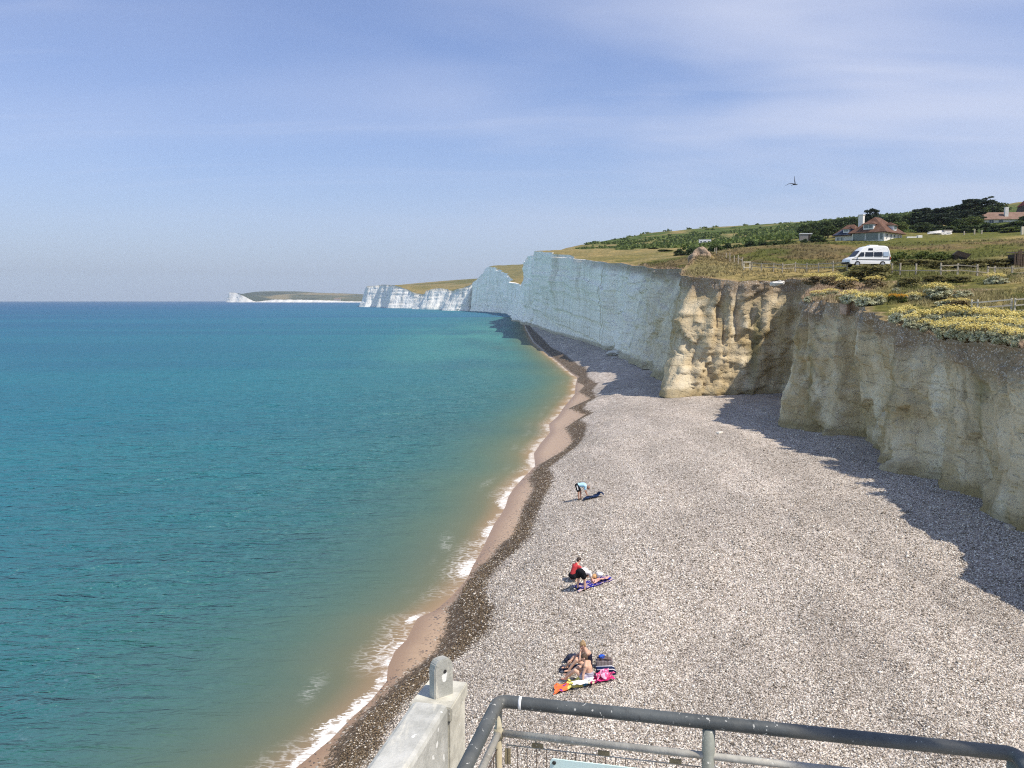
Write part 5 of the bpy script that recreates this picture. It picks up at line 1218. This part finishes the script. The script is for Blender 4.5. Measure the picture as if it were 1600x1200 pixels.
H_brown = simple('brown hair', (.085, .050, .030), .6, .35, 20); H_blond = simple('blond streaked hair', (.36, .24, .12), .6, .45, 14); H_dark = simple('dark hair', (.045, .028, .02), .6, .3, 20); H_grey = simple('greying hair', (.26, .20, .16), .6, .3, 20)
M_shoe = cloth('dark sandal', (.05, .042, .03)); M_black = cloth('black cloth', (.014, .014, .017)); M_red = cloth('red cotton', (.50, .055, .06)); M_pale = cloth('pale blue cotton', (.42, .66, .80)); M_wht = cloth('white cotton', (.80, .79, .80), .05); M_navy = cloth('navy cloth', (.012, .020, .065))
M_navyswim = cloth('dark navy swimsuit', (.022, .02, .035))
sW = NT('striped swim cloth'); vv = sW.obj(); wv = sW.n('ShaderNodeTexWave', {'Vector': vv, 'Scale': 5.5, 'Distortion': 2.2, 'Detail': 2.0, 'Detail Scale': 2.0}, bands_direction='Z').outputs[1]
M_swim = sW.out(sW.mix(sW.smooth(wv, .35, .65), (.24, .225, .32), (.42, .395, .45)), .9)
# bending man in pale blue
p = beach_hit(905, 781)
person('man in a pale blue shirt bending to pick up a dark towel', p, R(2), 1.0,
 dict(pelvis=(-.14,0,.90), waist=(.04,0,.955), chest=(.27,0,.93), neck=(.44,0,.86), head=(.555,0,.775), shL=(.36,.17,.87), shR=(.36,-.17,.87), elL=(.40,.20,.59), elR=(.34,-.21,.60), wrL=(.50,.15,.35), wrR=(.44,-.14,.36),
      hipL=(-.14,.09,.86), hipR=(-.14,-.09,.86), knL=(.10,.11,.48), knR=(-.06,-.10,.47), anL=(.10,.12,.08), anR=(-.04,-.12,.08)), SKIN2,
 [('shirt', M_pale, shirt(.6), .012), ('shorts', M_black, shorts(.62, .12), .012), ('shoe', M_shoe, shoes((1, 0, 0)), .010)],
 [((-.03, 0, .03), (.09, .080, .080))], H_grey, (.55, 0, -.83), (.83, 0, .55), dict(L=((.35, -.1, -.93), (.9, 0, .3), .8), R=((.35, .1, -.93), (.9, 0, .3), .8)))
bpy.data.objects['shorts'].name = 'shorts'
# white side stripe on the shorts
rp = [o for o in COL.objects if o.type == 'EMPTY' and o.name.startswith('person')][-1]
def strip(root, a, b, w, y, mat, name):
    MB().prism([(a[0] - w, y, a[1]), (a[0] + w, y, a[1]), (b[0] + w, y - .006, b[1]), (b[0] - w, y - .006, b[1])], (0, -.012, 0)).link(name, mat, root)
strip(rp, (-.17, .93), (-.10, .66), .030, -.196, M_wht, 'shorts_stripe')
SQ = dict(pelvis=(-.06,0,.24), waist=(.0,0,.40), chest=(.12,0,.58), neck=(.20,0,.73), head=(.29,0,.85), shL=(.17,.165,.615), shR=(.17,-.165,.615), elL=(.36,.22,.47), elR=(.36,-.21,.47), wrL=(.52,.12,.36), wrR=(.52,-.10,.36),
      hipL=(-.05,.10,.24), hipR=(-.05,-.10,.24), knL=(.34,.19,.44), knR=(.34,-.17,.44), anL=(.02,.15,.08), anR=(.02,-.15,.08))
p = beach_hit(896, 908)
person('person in a red shirt and black shorts crouching beside the blue towel', p, R(38), 1.0, SQ, SKIN1,
 [('shirt', M_red, shirt(.55), .012), ('shorts', M_black, shorts(.6, .115), .012)], short_hair, H_dark, (.8, 0, -.6), (.6, 0, .8), dict(L=((.8, -.3, -.5), (0, 0, -1), .6), R=((.8, .3, -.5), (0, 0, -1), .6)))
p = beach_hit(909, 922)
person('person in a white top and black shorts bent over facing away beside the blue towel', p, R(56), 1.0,
 dict(pelvis=(-.12,0,.80), waist=(.05,0,.80), chest=(.26,0,.72), neck=(.41,0,.62), head=(.50,0,.51), shL=(.34,.17,.66), shR=(.34,-.17,.66), elL=(.44,.22,.40), elR=(.42,-.22,.40), wrL=(.56,.16,.18), wrR=(.54,-.16,.18),
      hipL=(-.12,.10,.78), hipR=(-.12,-.10,.78), knL=(-.02,.15,.44), knR=(-.02,-.14,.44), anL=(-.04,.17,.08), anR=(-.04,-.16,.08)), SKIN1,
 [('shirt', M_wht, shirt(.45), .012), ('shorts', M_black, shorts(.5, .135, .5), .012), ('shoe', M_shoe, shoes((1, 0, 0)), .010)], long_hair, H_brown, (.45, 0, -.9), (.9, 0, .45), dict(L=((.4, 0, -.92), (.9, 0, .3), .5), R=((.4, 0, -.92), (.9, 0, .3), .5)))
def torso_suit(lo=.0, hi=.75):
    def f(V):
        cc = [(V['pelvis'], V['waist'], .137, .117), (V['waist'], V['waist'].lerp(V['chest'], hi), .117, .136)]
        for s_ in 'LR': cc += [(V['pelvis'], V['hip' + s_], .128, .112)]
        return cc, []
    return f
p = beach_hit(919, 1046)
person('adult with a fair bun and dark swimsuit sitting with one hand to the chin', p, R(186), 1.02,
 dict(pelvis=(0,0,.13), waist=(-.02,0,.30), chest=(.03,0,.50), neck=(.10,0,.655), head=(.18,0,.775), shL=(.07,.175,.58), shR=(.07,-.175,.58), elL=(.30,.19,.40), elR=(.33,-.18,.38), wrL=(.26,.06,.60), wrR=(.52,-.06,.30),
      hipL=(.02,.10,.11), hipR=(.02,-.10,.11), knL=(.40,.15,.38), knR=(.42,-.12,.36), anL=(.62,.13,.08), anR=(.66,-.12,.08)), SKIN1,
 [('swimsuit', M_navyswim, torso_suit(), .011)], bun_hair, H_blond, (.9, .1, -.35), (.35, 0, .93), dict(L=((-.1, -.3, .9), (-.6, .2, 0), 1.0), R=((.8, .3, -.3), (0, 0, -1), .5)))
p = beach_hit(920, 1066)
person('brown haired bather in grey striped swim shorts sitting on the bright beach towel', p, R(158), 1.04,
 dict(pelvis=(0,0,.125), waist=(-.02,0,.27), chest=(.03,0,.45), neck=(.08,0,.60), head=(.145,0,.715), shL=(.05,.165,.53), shR=(.05,-.165,.53), elL=(.10,.24,.30), elR=(.28,-.2,.36), wrL=(.10,.26,.09), wrR=(.42,-.08,.30),
      hipL=(.02,.10,.11), hipR=(.02,-.10,.11), knL=(.37,.16,.36), knR=(.36,-.15,.33), anL=(.66,.14,.08), anR=(.68,-.14,.08)), SKIN1,
 [('swim_shorts', M_swim, shorts(.42, .115, .9), .011)], short_hair, H_brown, (.85, .2, -.45), (.45, 0, .9), dict(L=((.2, .2, -.6), (.3, 0, -1), .2), R=((.8, .3, -.3), (0, 0, -1), .5)))
# ================================================================== THINGS ON THE BEACH
def sheet(name, px, py, lx, ly, rz, amp, seed, mat, label, cat, lift=.035, wob=.10, fold=0.0):
    """a crumpled cloth lying on the shingle"""
    c = beach_hit(px, py); nx, ny = 56, 36; u, v = np.meshgrid(np.linspace(-.5, .5, nx), np.linspace(-.5, .5, ny), indexing='ij')
    X = u * lx * (1 + wob * fbm(v * 3, v * 0, 0, seed, 2)) + .05 * fbm(u * 4, v * 4, 0, seed + 2, 2); Y = v * ly * (1 + wob * fbm(u * 3, u * 0, 0, seed + 1, 2)) + .04 * fbm(u * 4, v * 4, 0, seed + 4, 2)
    ca, sa = math.cos(rz), math.sin(rz); WX, WY = c.x + X * ca - Y * sa, c.y + X * sa + Y * ca
    rid = 1 - np.abs(fbm(u * lx * 3.4, v * ly * 4.2, 0, seed + 7, 3, .38)); Z = beachz(WX, WY) + lift + amp * rid ** 2 + fold * np.exp(-((u - .42) / .1) ** 2)
    top = np.stack([WX - c.x, WY - c.y, Z - c.z], -1).reshape(-1, 3); bot = top - np.array((0, 0, .012)); n = nx * ny
    f = gridfaces(nx, ny); V = np.vstack([top, bot]); F_ = [f, f[:, ::-1] + n]
    for row in (np.arange(nx) * ny, np.arange(nx) * ny + ny - 1, np.arange(ny), (nx - 1) * ny + np.arange(ny)): F_.append(np.stack([row[:-1], row[1:], row[1:] + n, row[:-1] + n], 1))
    me = npmesh(name, V, np.vstack(F_), [mat], True, {'uu': np.tile(u.ravel(), 2), 'vv': np.tile(v.ravel(), 2)})
    return link(name, me, None, loc=c, label=label, cat=cat)
def towelmat(name, fn): 
    s = NT(name); u = s.attr('uu').outputs['Fac']; v = s.attr('vv').outputs['Fac']; cv = s.n('ShaderNodeCombineXYZ', {0: u, 1: v, 2: 0.0}).outputs[0]
    return s.out(fn(s, u, v, cv), .95, s.bump(s.noise(s.obj(), 120, 2, .5), .3, .004), 0, .05)
def f_bright(s, u, v, cv):
    uu = s.math('ADD', u, s.math('MULTIPLY', s.math('SUBTRACT', s.noise(cv, 4.0, 3, .5), .5), .12))
    c = s.ramp(s.math('ADD', uu, .5), [(0, (.86, .21, .07)), (.22, (.88, .76, .22)), (.47, (.08, .42, .68)), (.60, (.70, .04, .19))], 'CONSTANT')
    k = s.noise(cv, 7.0, 2, .5); return s.mix(s.smooth(k, .60, .64), c, (.16, .03, .36))
sheet('beach_towel', 911, 1068, 1.75, .58, R(6), .10, 3, towelmat('bright towel', f_bright), 'crumpled bright towel of orange, yellow, blue and magenta bands under the seated pair', 'towel')
def f_dark(a, b, sc): return lambda s, u, v, cv: s.mix(s.smooth(s.noise(cv, sc, 3, .6), .5, .56), a, b)
sheet('dark_towel', 926, 778, 1.15, .46, R(5), .12, 11, towelmat('dark towel', f_dark((.012, .02, .05), (.03, .055, .13), 5)), 'dark blue towel the bending man is picking up', 'towel', .04, .15, .16)
sheet('blue_towel', 925, 913, 1.5, .75, R(24), .07, 17, towelmat('blue towel', f_dark((.015, .02, .25), (.60, .45, .42), 6)), 'royal blue towel with pale blotches spread before the two bent people', 'towel')
sheet('pink_cloth', 938, 910, .62, .36, R(20), .14, 23, cloth('salmon pink cloth', (.78, .42, .34)), 'salmon pink cloth heaped on the royal blue towel', 'cloth', .09)
sheet('white_cloth', 911, 1073, .62, .30, R(4), .05, 29, cloth('white cloth', (.86, .86, .85), .03), 'small white cloth at the near edge of the bright towel', 'cloth', .16)
sheet('navy_mat', 898, 1046, .95, .62, R(170), .06, 31, towelmat('navy mat', f_dark((.012, .016, .035), (.10, .11, .14), 9)), 'dark patterned mat left of the adult with the bun', 'mat')
sheet('pink_towel', 944, 1063, .52, .34, R(12), .22, 37, towelmat('pink towel', lambda s, u, v, cv: s.mix(s.smooth(s.noise(cv, 5, 2, .5), .46, .52), (.90, .50, .66), (.80, .12, .28))), 'bunched pink towel at the right end of the bright towel', 'towel', .06, .2)
sheet('blue_bundle', 947, 908, .34, .26, R(30), .16, 41, cloth('royal blue nylon', (.02, .03, .34)), 'small royal blue bundle at the right tip of the blue towel', 'bundle', .05)
# bags
def blob(name, loc, r, rz, seed, mat, label, cat, amp=.18, sub=4):
    bm = bmesh.new(); bmesh.ops.create_icosphere(bm, subdivisions=sub, radius=1)
    for v in bm.verts:
        n = v.co.normalized(); k = 1 + amp * float(fbm(n.x * 1.7 + seed, n.y * 1.7, n.z * 1.7, seed, 3)); v.co = Vector((n.x * r[0], n.y * r[1], max(-.55, n.z) * r[2])) * k
    me = bpy.data.meshes.new(name); bm.to_mesh(me); bm.free(); me.materials.append(mat); me.polygons.foreach_set('use_smooth', np.ones(len(me.polygons), dtype=bool))
    return link(name, me, None, loc=loc, rz=rz, label=label, cat=cat)
q = beach_hit(944, 1042); root = empty('striped_bag', q, R(-3), label='grey and brown striped beach basket behind the navy cool bag', cat='basket')
sB = NT('striped weave'); vB = sB.obj(); wB_ = sB.n('ShaderNodeTexWave', {'Vector': vB, 'Scale': 7.0, 'Distortion': 1.0}, bands_direction='X').outputs[1]
b = MB(); b.box((-.26, -.13, 0), (.26, .13, .27), None, .04); b.link('basket_body', sB.out(sB.mix(sB.smooth(wB_, .4, .6), (.17, .13, .13), (.36, .31, .31)), .9), root)
MB().box((-.23, -.10, .262), (.23, .10, .29), None, .012).link('basket_rim', cloth('brown weave', (.16, .12, .11)), root)
for y in (-.12, .12): MB().tube([(-.12, y, .25), (-.10, y, .36), (0, y, .40), (.10, y, .36), (.12, y, .25)], .012, 8).link('handle', cloth('brown strap', (.13, .09, .08)), root, smooth=True)
blob('blue_cloth', q + Vector((-.08, .02, .33)), (.11, .08, .06), .3, 3, cloth('bright blue cloth', (.03, .10, .50)), 'little bright blue cloth lying on top of the striped basket', 'cloth')
q = beach_hit(947, 1054); root = empty('cool_bag', q, R(2), label='navy round ended bag with a white edge behind the pink towel', cat='bag')
b = MB(); pr = [(-.30, 0), (.20, 0), (.27, .03), (.30, .10), (.28, .17), (.20, .21), (-.30, .20)]
b.prism([(x, -.14, z) for x, z in pr], (0, .28, 0)); b.link('bag_body', M_navy, root, .02); MB().tube([(-.30, -.12, .205), (.19, -.12, .218), (.27, -.12, .18)], .014, 8).tube([(-.30, .12, .205), (.19, .12, .218), (.27, .12, .18)], .014, 8).link('white_piping', M_wht, root, smooth=True)
blob('dark_bag', beach_hit(895, 1034) + Vector((0, 0, .10)), (.26, .17, .17), .2, 7, simple('navy floral cloth', (.02, .025, .05), .9, .7, 16), 'dark floral cloth bag left of the adult with the bun', 'bag')
blob('white_hat', beach_hit(937, 903) + Vector((0, 0, .16)), (.15, .13, .10), .2, 9, M_wht, 'white sun hat on the pink cloth beside the bent over person', 'hat', .1)
blob('snack_bag', beach_hit(929, 905) + Vector((0, 0, .12)), (.12, .09, .10), .9, 11, simple('orange and yellow wrapper', (.70, .38, .16), .5, .3, 14), 'small orange wrapper bag left of the white hat', 'bag')
q = beach_hit(924, 1073.5); root = empty('sandal', q + Vector((0, 0, .15)), R(80), label='pair of beige strapped sandals beside the white cloth', cat='sandals')
for i, y in enumerate((-.06, .06)):
    MB().prism([(x, y + w, 0) for x, w in ((-.12, -.03), (-.04, -.03), (.05, -.042), (.12, -.03), (.13, 0), (.12, .03), (.05, .042), (-.04, .03), (-.12, .03))], (0, 0, .02)).link('sole', cloth('beige sole', (.68, .56, .38)), root)
    MB().tube([(.03, y - .04, .015), (.03, y, .06), (.03, y + .04, .015)], .009, 8).link('strap', M_shoe, root, smooth=True)
# ================================================================== LOOSE STONES ON THE NEAR SHINGLE
def stones(n, seed):
    g = np.random.default_rng(seed); y0, y1 = 15., 120.; t = g.uniform(0, 1, n); e = 1.5; Y = (y0 ** -e + t * (y1 ** -e - y0 ** -e)) ** (-1 / e); X = fC(Y) - 1.2 + g.uniform(0, 1, n) * (np.minimum(Y * .64 + 2, 25) - fC(Y) + 1.2)
    r = g.uniform(.015, .029, n) * np.exp(g.normal(0, .25, n)) * np.clip(Y / 30, .85, 1.2); Z = beachz(X, Y)
    bm = bmesh.new(); bmesh.ops.create_icosphere(bm, subdivisions=1, radius=1); bv = np.array([v.co for v in bm.verts]); bf = np.array([[v.index for v in f.verts] for f in bm.faces]); bm.free()
    s3 = np.stack([r * g.uniform(.9, 1.5, n), r * g.uniform(.8, 1.1, n), r * g.uniform(.5, .8, n)], 1); a = g.uniform(0, 6.28, n); tl = g.normal(0, .3, n)
    P = bv[None] * s3[:, None] * g.uniform(.86, 1.14, (n, len(bv), 1)); P = np.stack([P[..., 0], P[..., 1], P[..., 2] + P[..., 0] * tl[:, None]], -1)
    ca, sa = np.cos(a)[:, None], np.sin(a)[:, None]
    V = np.stack([P[..., 0] * ca - P[..., 1] * sa + X[:, None], P[..., 0] * sa + P[..., 1] * ca + Y[:, None], P[..., 2] + Z[:, None] + r[:, None] * .3], -1).reshape(-1, 3)
    Fq = (bf[None] + (np.arange(n) * len(bv))[:, None, None]).reshape(-1, 3)
    wet = np.clip((X - fC(Y)) / .6 + .5 + g.normal(0, .25, n), 0, 1)
    return npmesh('stones', V, Fq, [M_stone], True, {'lv': np.repeat(g.uniform(0, 1, n), len(bv)), 'dry': np.repeat(wet, len(bv))}, check=False)
s = NT('flint stones'); lv = s.attr('lv').outputs['Fac']
c = s.ramp(lv, [(0, (.12, .10, .078)), (.14, (.24, .203, .158)), (.38, (.415, .37, .315)), (.62, (.555, .505, .445)), (.8, (.75, .695, .615)), (1, (.90, .86, .78))])
c = s.mix(s.math('MAXIMUM', s.smooth(s.attr('dry').outputs['Fac'], .2, .8), s.math('MULTIPLY', s.smooth(lv, .82, .95), .6)), s.mix(1, c, (.31, .25, .17), 'MULTIPLY'), c)
c = s.mix(s.math('MULTIPLY', s.smooth(s.noise(s.pos(), 30, 3, .6), .55, .7), .4), c, s.mix(1, c, (.55, .5, .45), 'MULTIPLY'))
bp = s.pos(); br = s.noise(s.scale(bp, (1, .35, 1)), .28, 4, .55); c = s.mix(s.smooth(br, .3, .72), s.mix(1, c, (.80, .78, .76), 'MULTIPLY'), s.mix(1, c, (1.08, 1.06, 1.03), 'MULTIPLY'))
M_stone = s.out(c, .75, None, 0, .3)
link('loose_pebbles', stones(330000, 77), label='loose flint pebbles lying over the near shingle', kind='stuff')
# ================================================================== GULL
q = Vector(at(1241.5, 288.3, 62)); root = empty('seagull', q, R(0), label='lone dark seagull with one wing raised high in the sky', cat='bird')
M_gull = simple('dark grey feathers', (.05, .055, .065), .8, .2, 9)
I3 = Matrix.Identity(3)
cg = [((-.05, 0, 0), (.14, 0, -.01), .045, .035), ((.14, 0, -.01), (.20, 0, .03), .032, .026), ((.20, 0, .03), (.235, 0, .02), .016, .006), ((-.05, 0, 0), (-.20, 0, -.045), .036, .012),
      ((.04, -.03, .02), (-.02, -.06, .26), .034, .030), ((-.02, -.06, .26), (-.03, -.02, .60), .028, .010), ((.04, -.03, .02), (-.18, -.02, .06), .036, .032), ((-.18, -.02, .06), (-.42, -.02, .05), .030, .02), ((-.42, -.02, .05), (-.72, -.02, -.12), .02, .007),
      ((-.16, .02, -.04), (-.25, .03, -.075), .018, .008), ((-.16, -.02, -.04), (-.25, -.03, -.075), .018, .008)]
skinned('body', cg, [], M_gull, .010, 2, root)
# ================================================================== unseen rail and boards, added to throw broken shade on the handrail
root = empty('shade_railing', (2.55, 1.05, 13.45), R(-12), label='railing and notice board of the upper stair landing', cat='railing')
for x in (-.25, .75): MB().tube([(x, 0, -.3), (x, 0, 2.0)], .024, 16).link('post', M_gpost, root, smooth=True)
MB().tube([(-.3, 0, 1.98), (.8, 0, 1.98)], .024, 16).link('handrail', M_rail, root, smooth=True)
MB().box((-.26, .02, 1.15), (-.06, .035, 1.9)).link('narrow_board', M_sign, root)
MB().box((.0, .02, 1.15), (.34, .035, 1.9)).link('board', M_sign, root)

# ================================================================== HAZE
sH = NT('air haze'); vp = sH.n('ShaderNodeVolumePrincipled', {'Color': (.78, .87, .97), 'Density': 7.5e-5, 'Anisotropy': .25})
sH.n('ShaderNodeOutputMaterial', {'Volume': vp.outputs[0]})
ho = MB().box((-14500, -14500, -16), (14500, 14500, 400)).link('haze', sH.m, label='thin sea haze', kind='stuff')
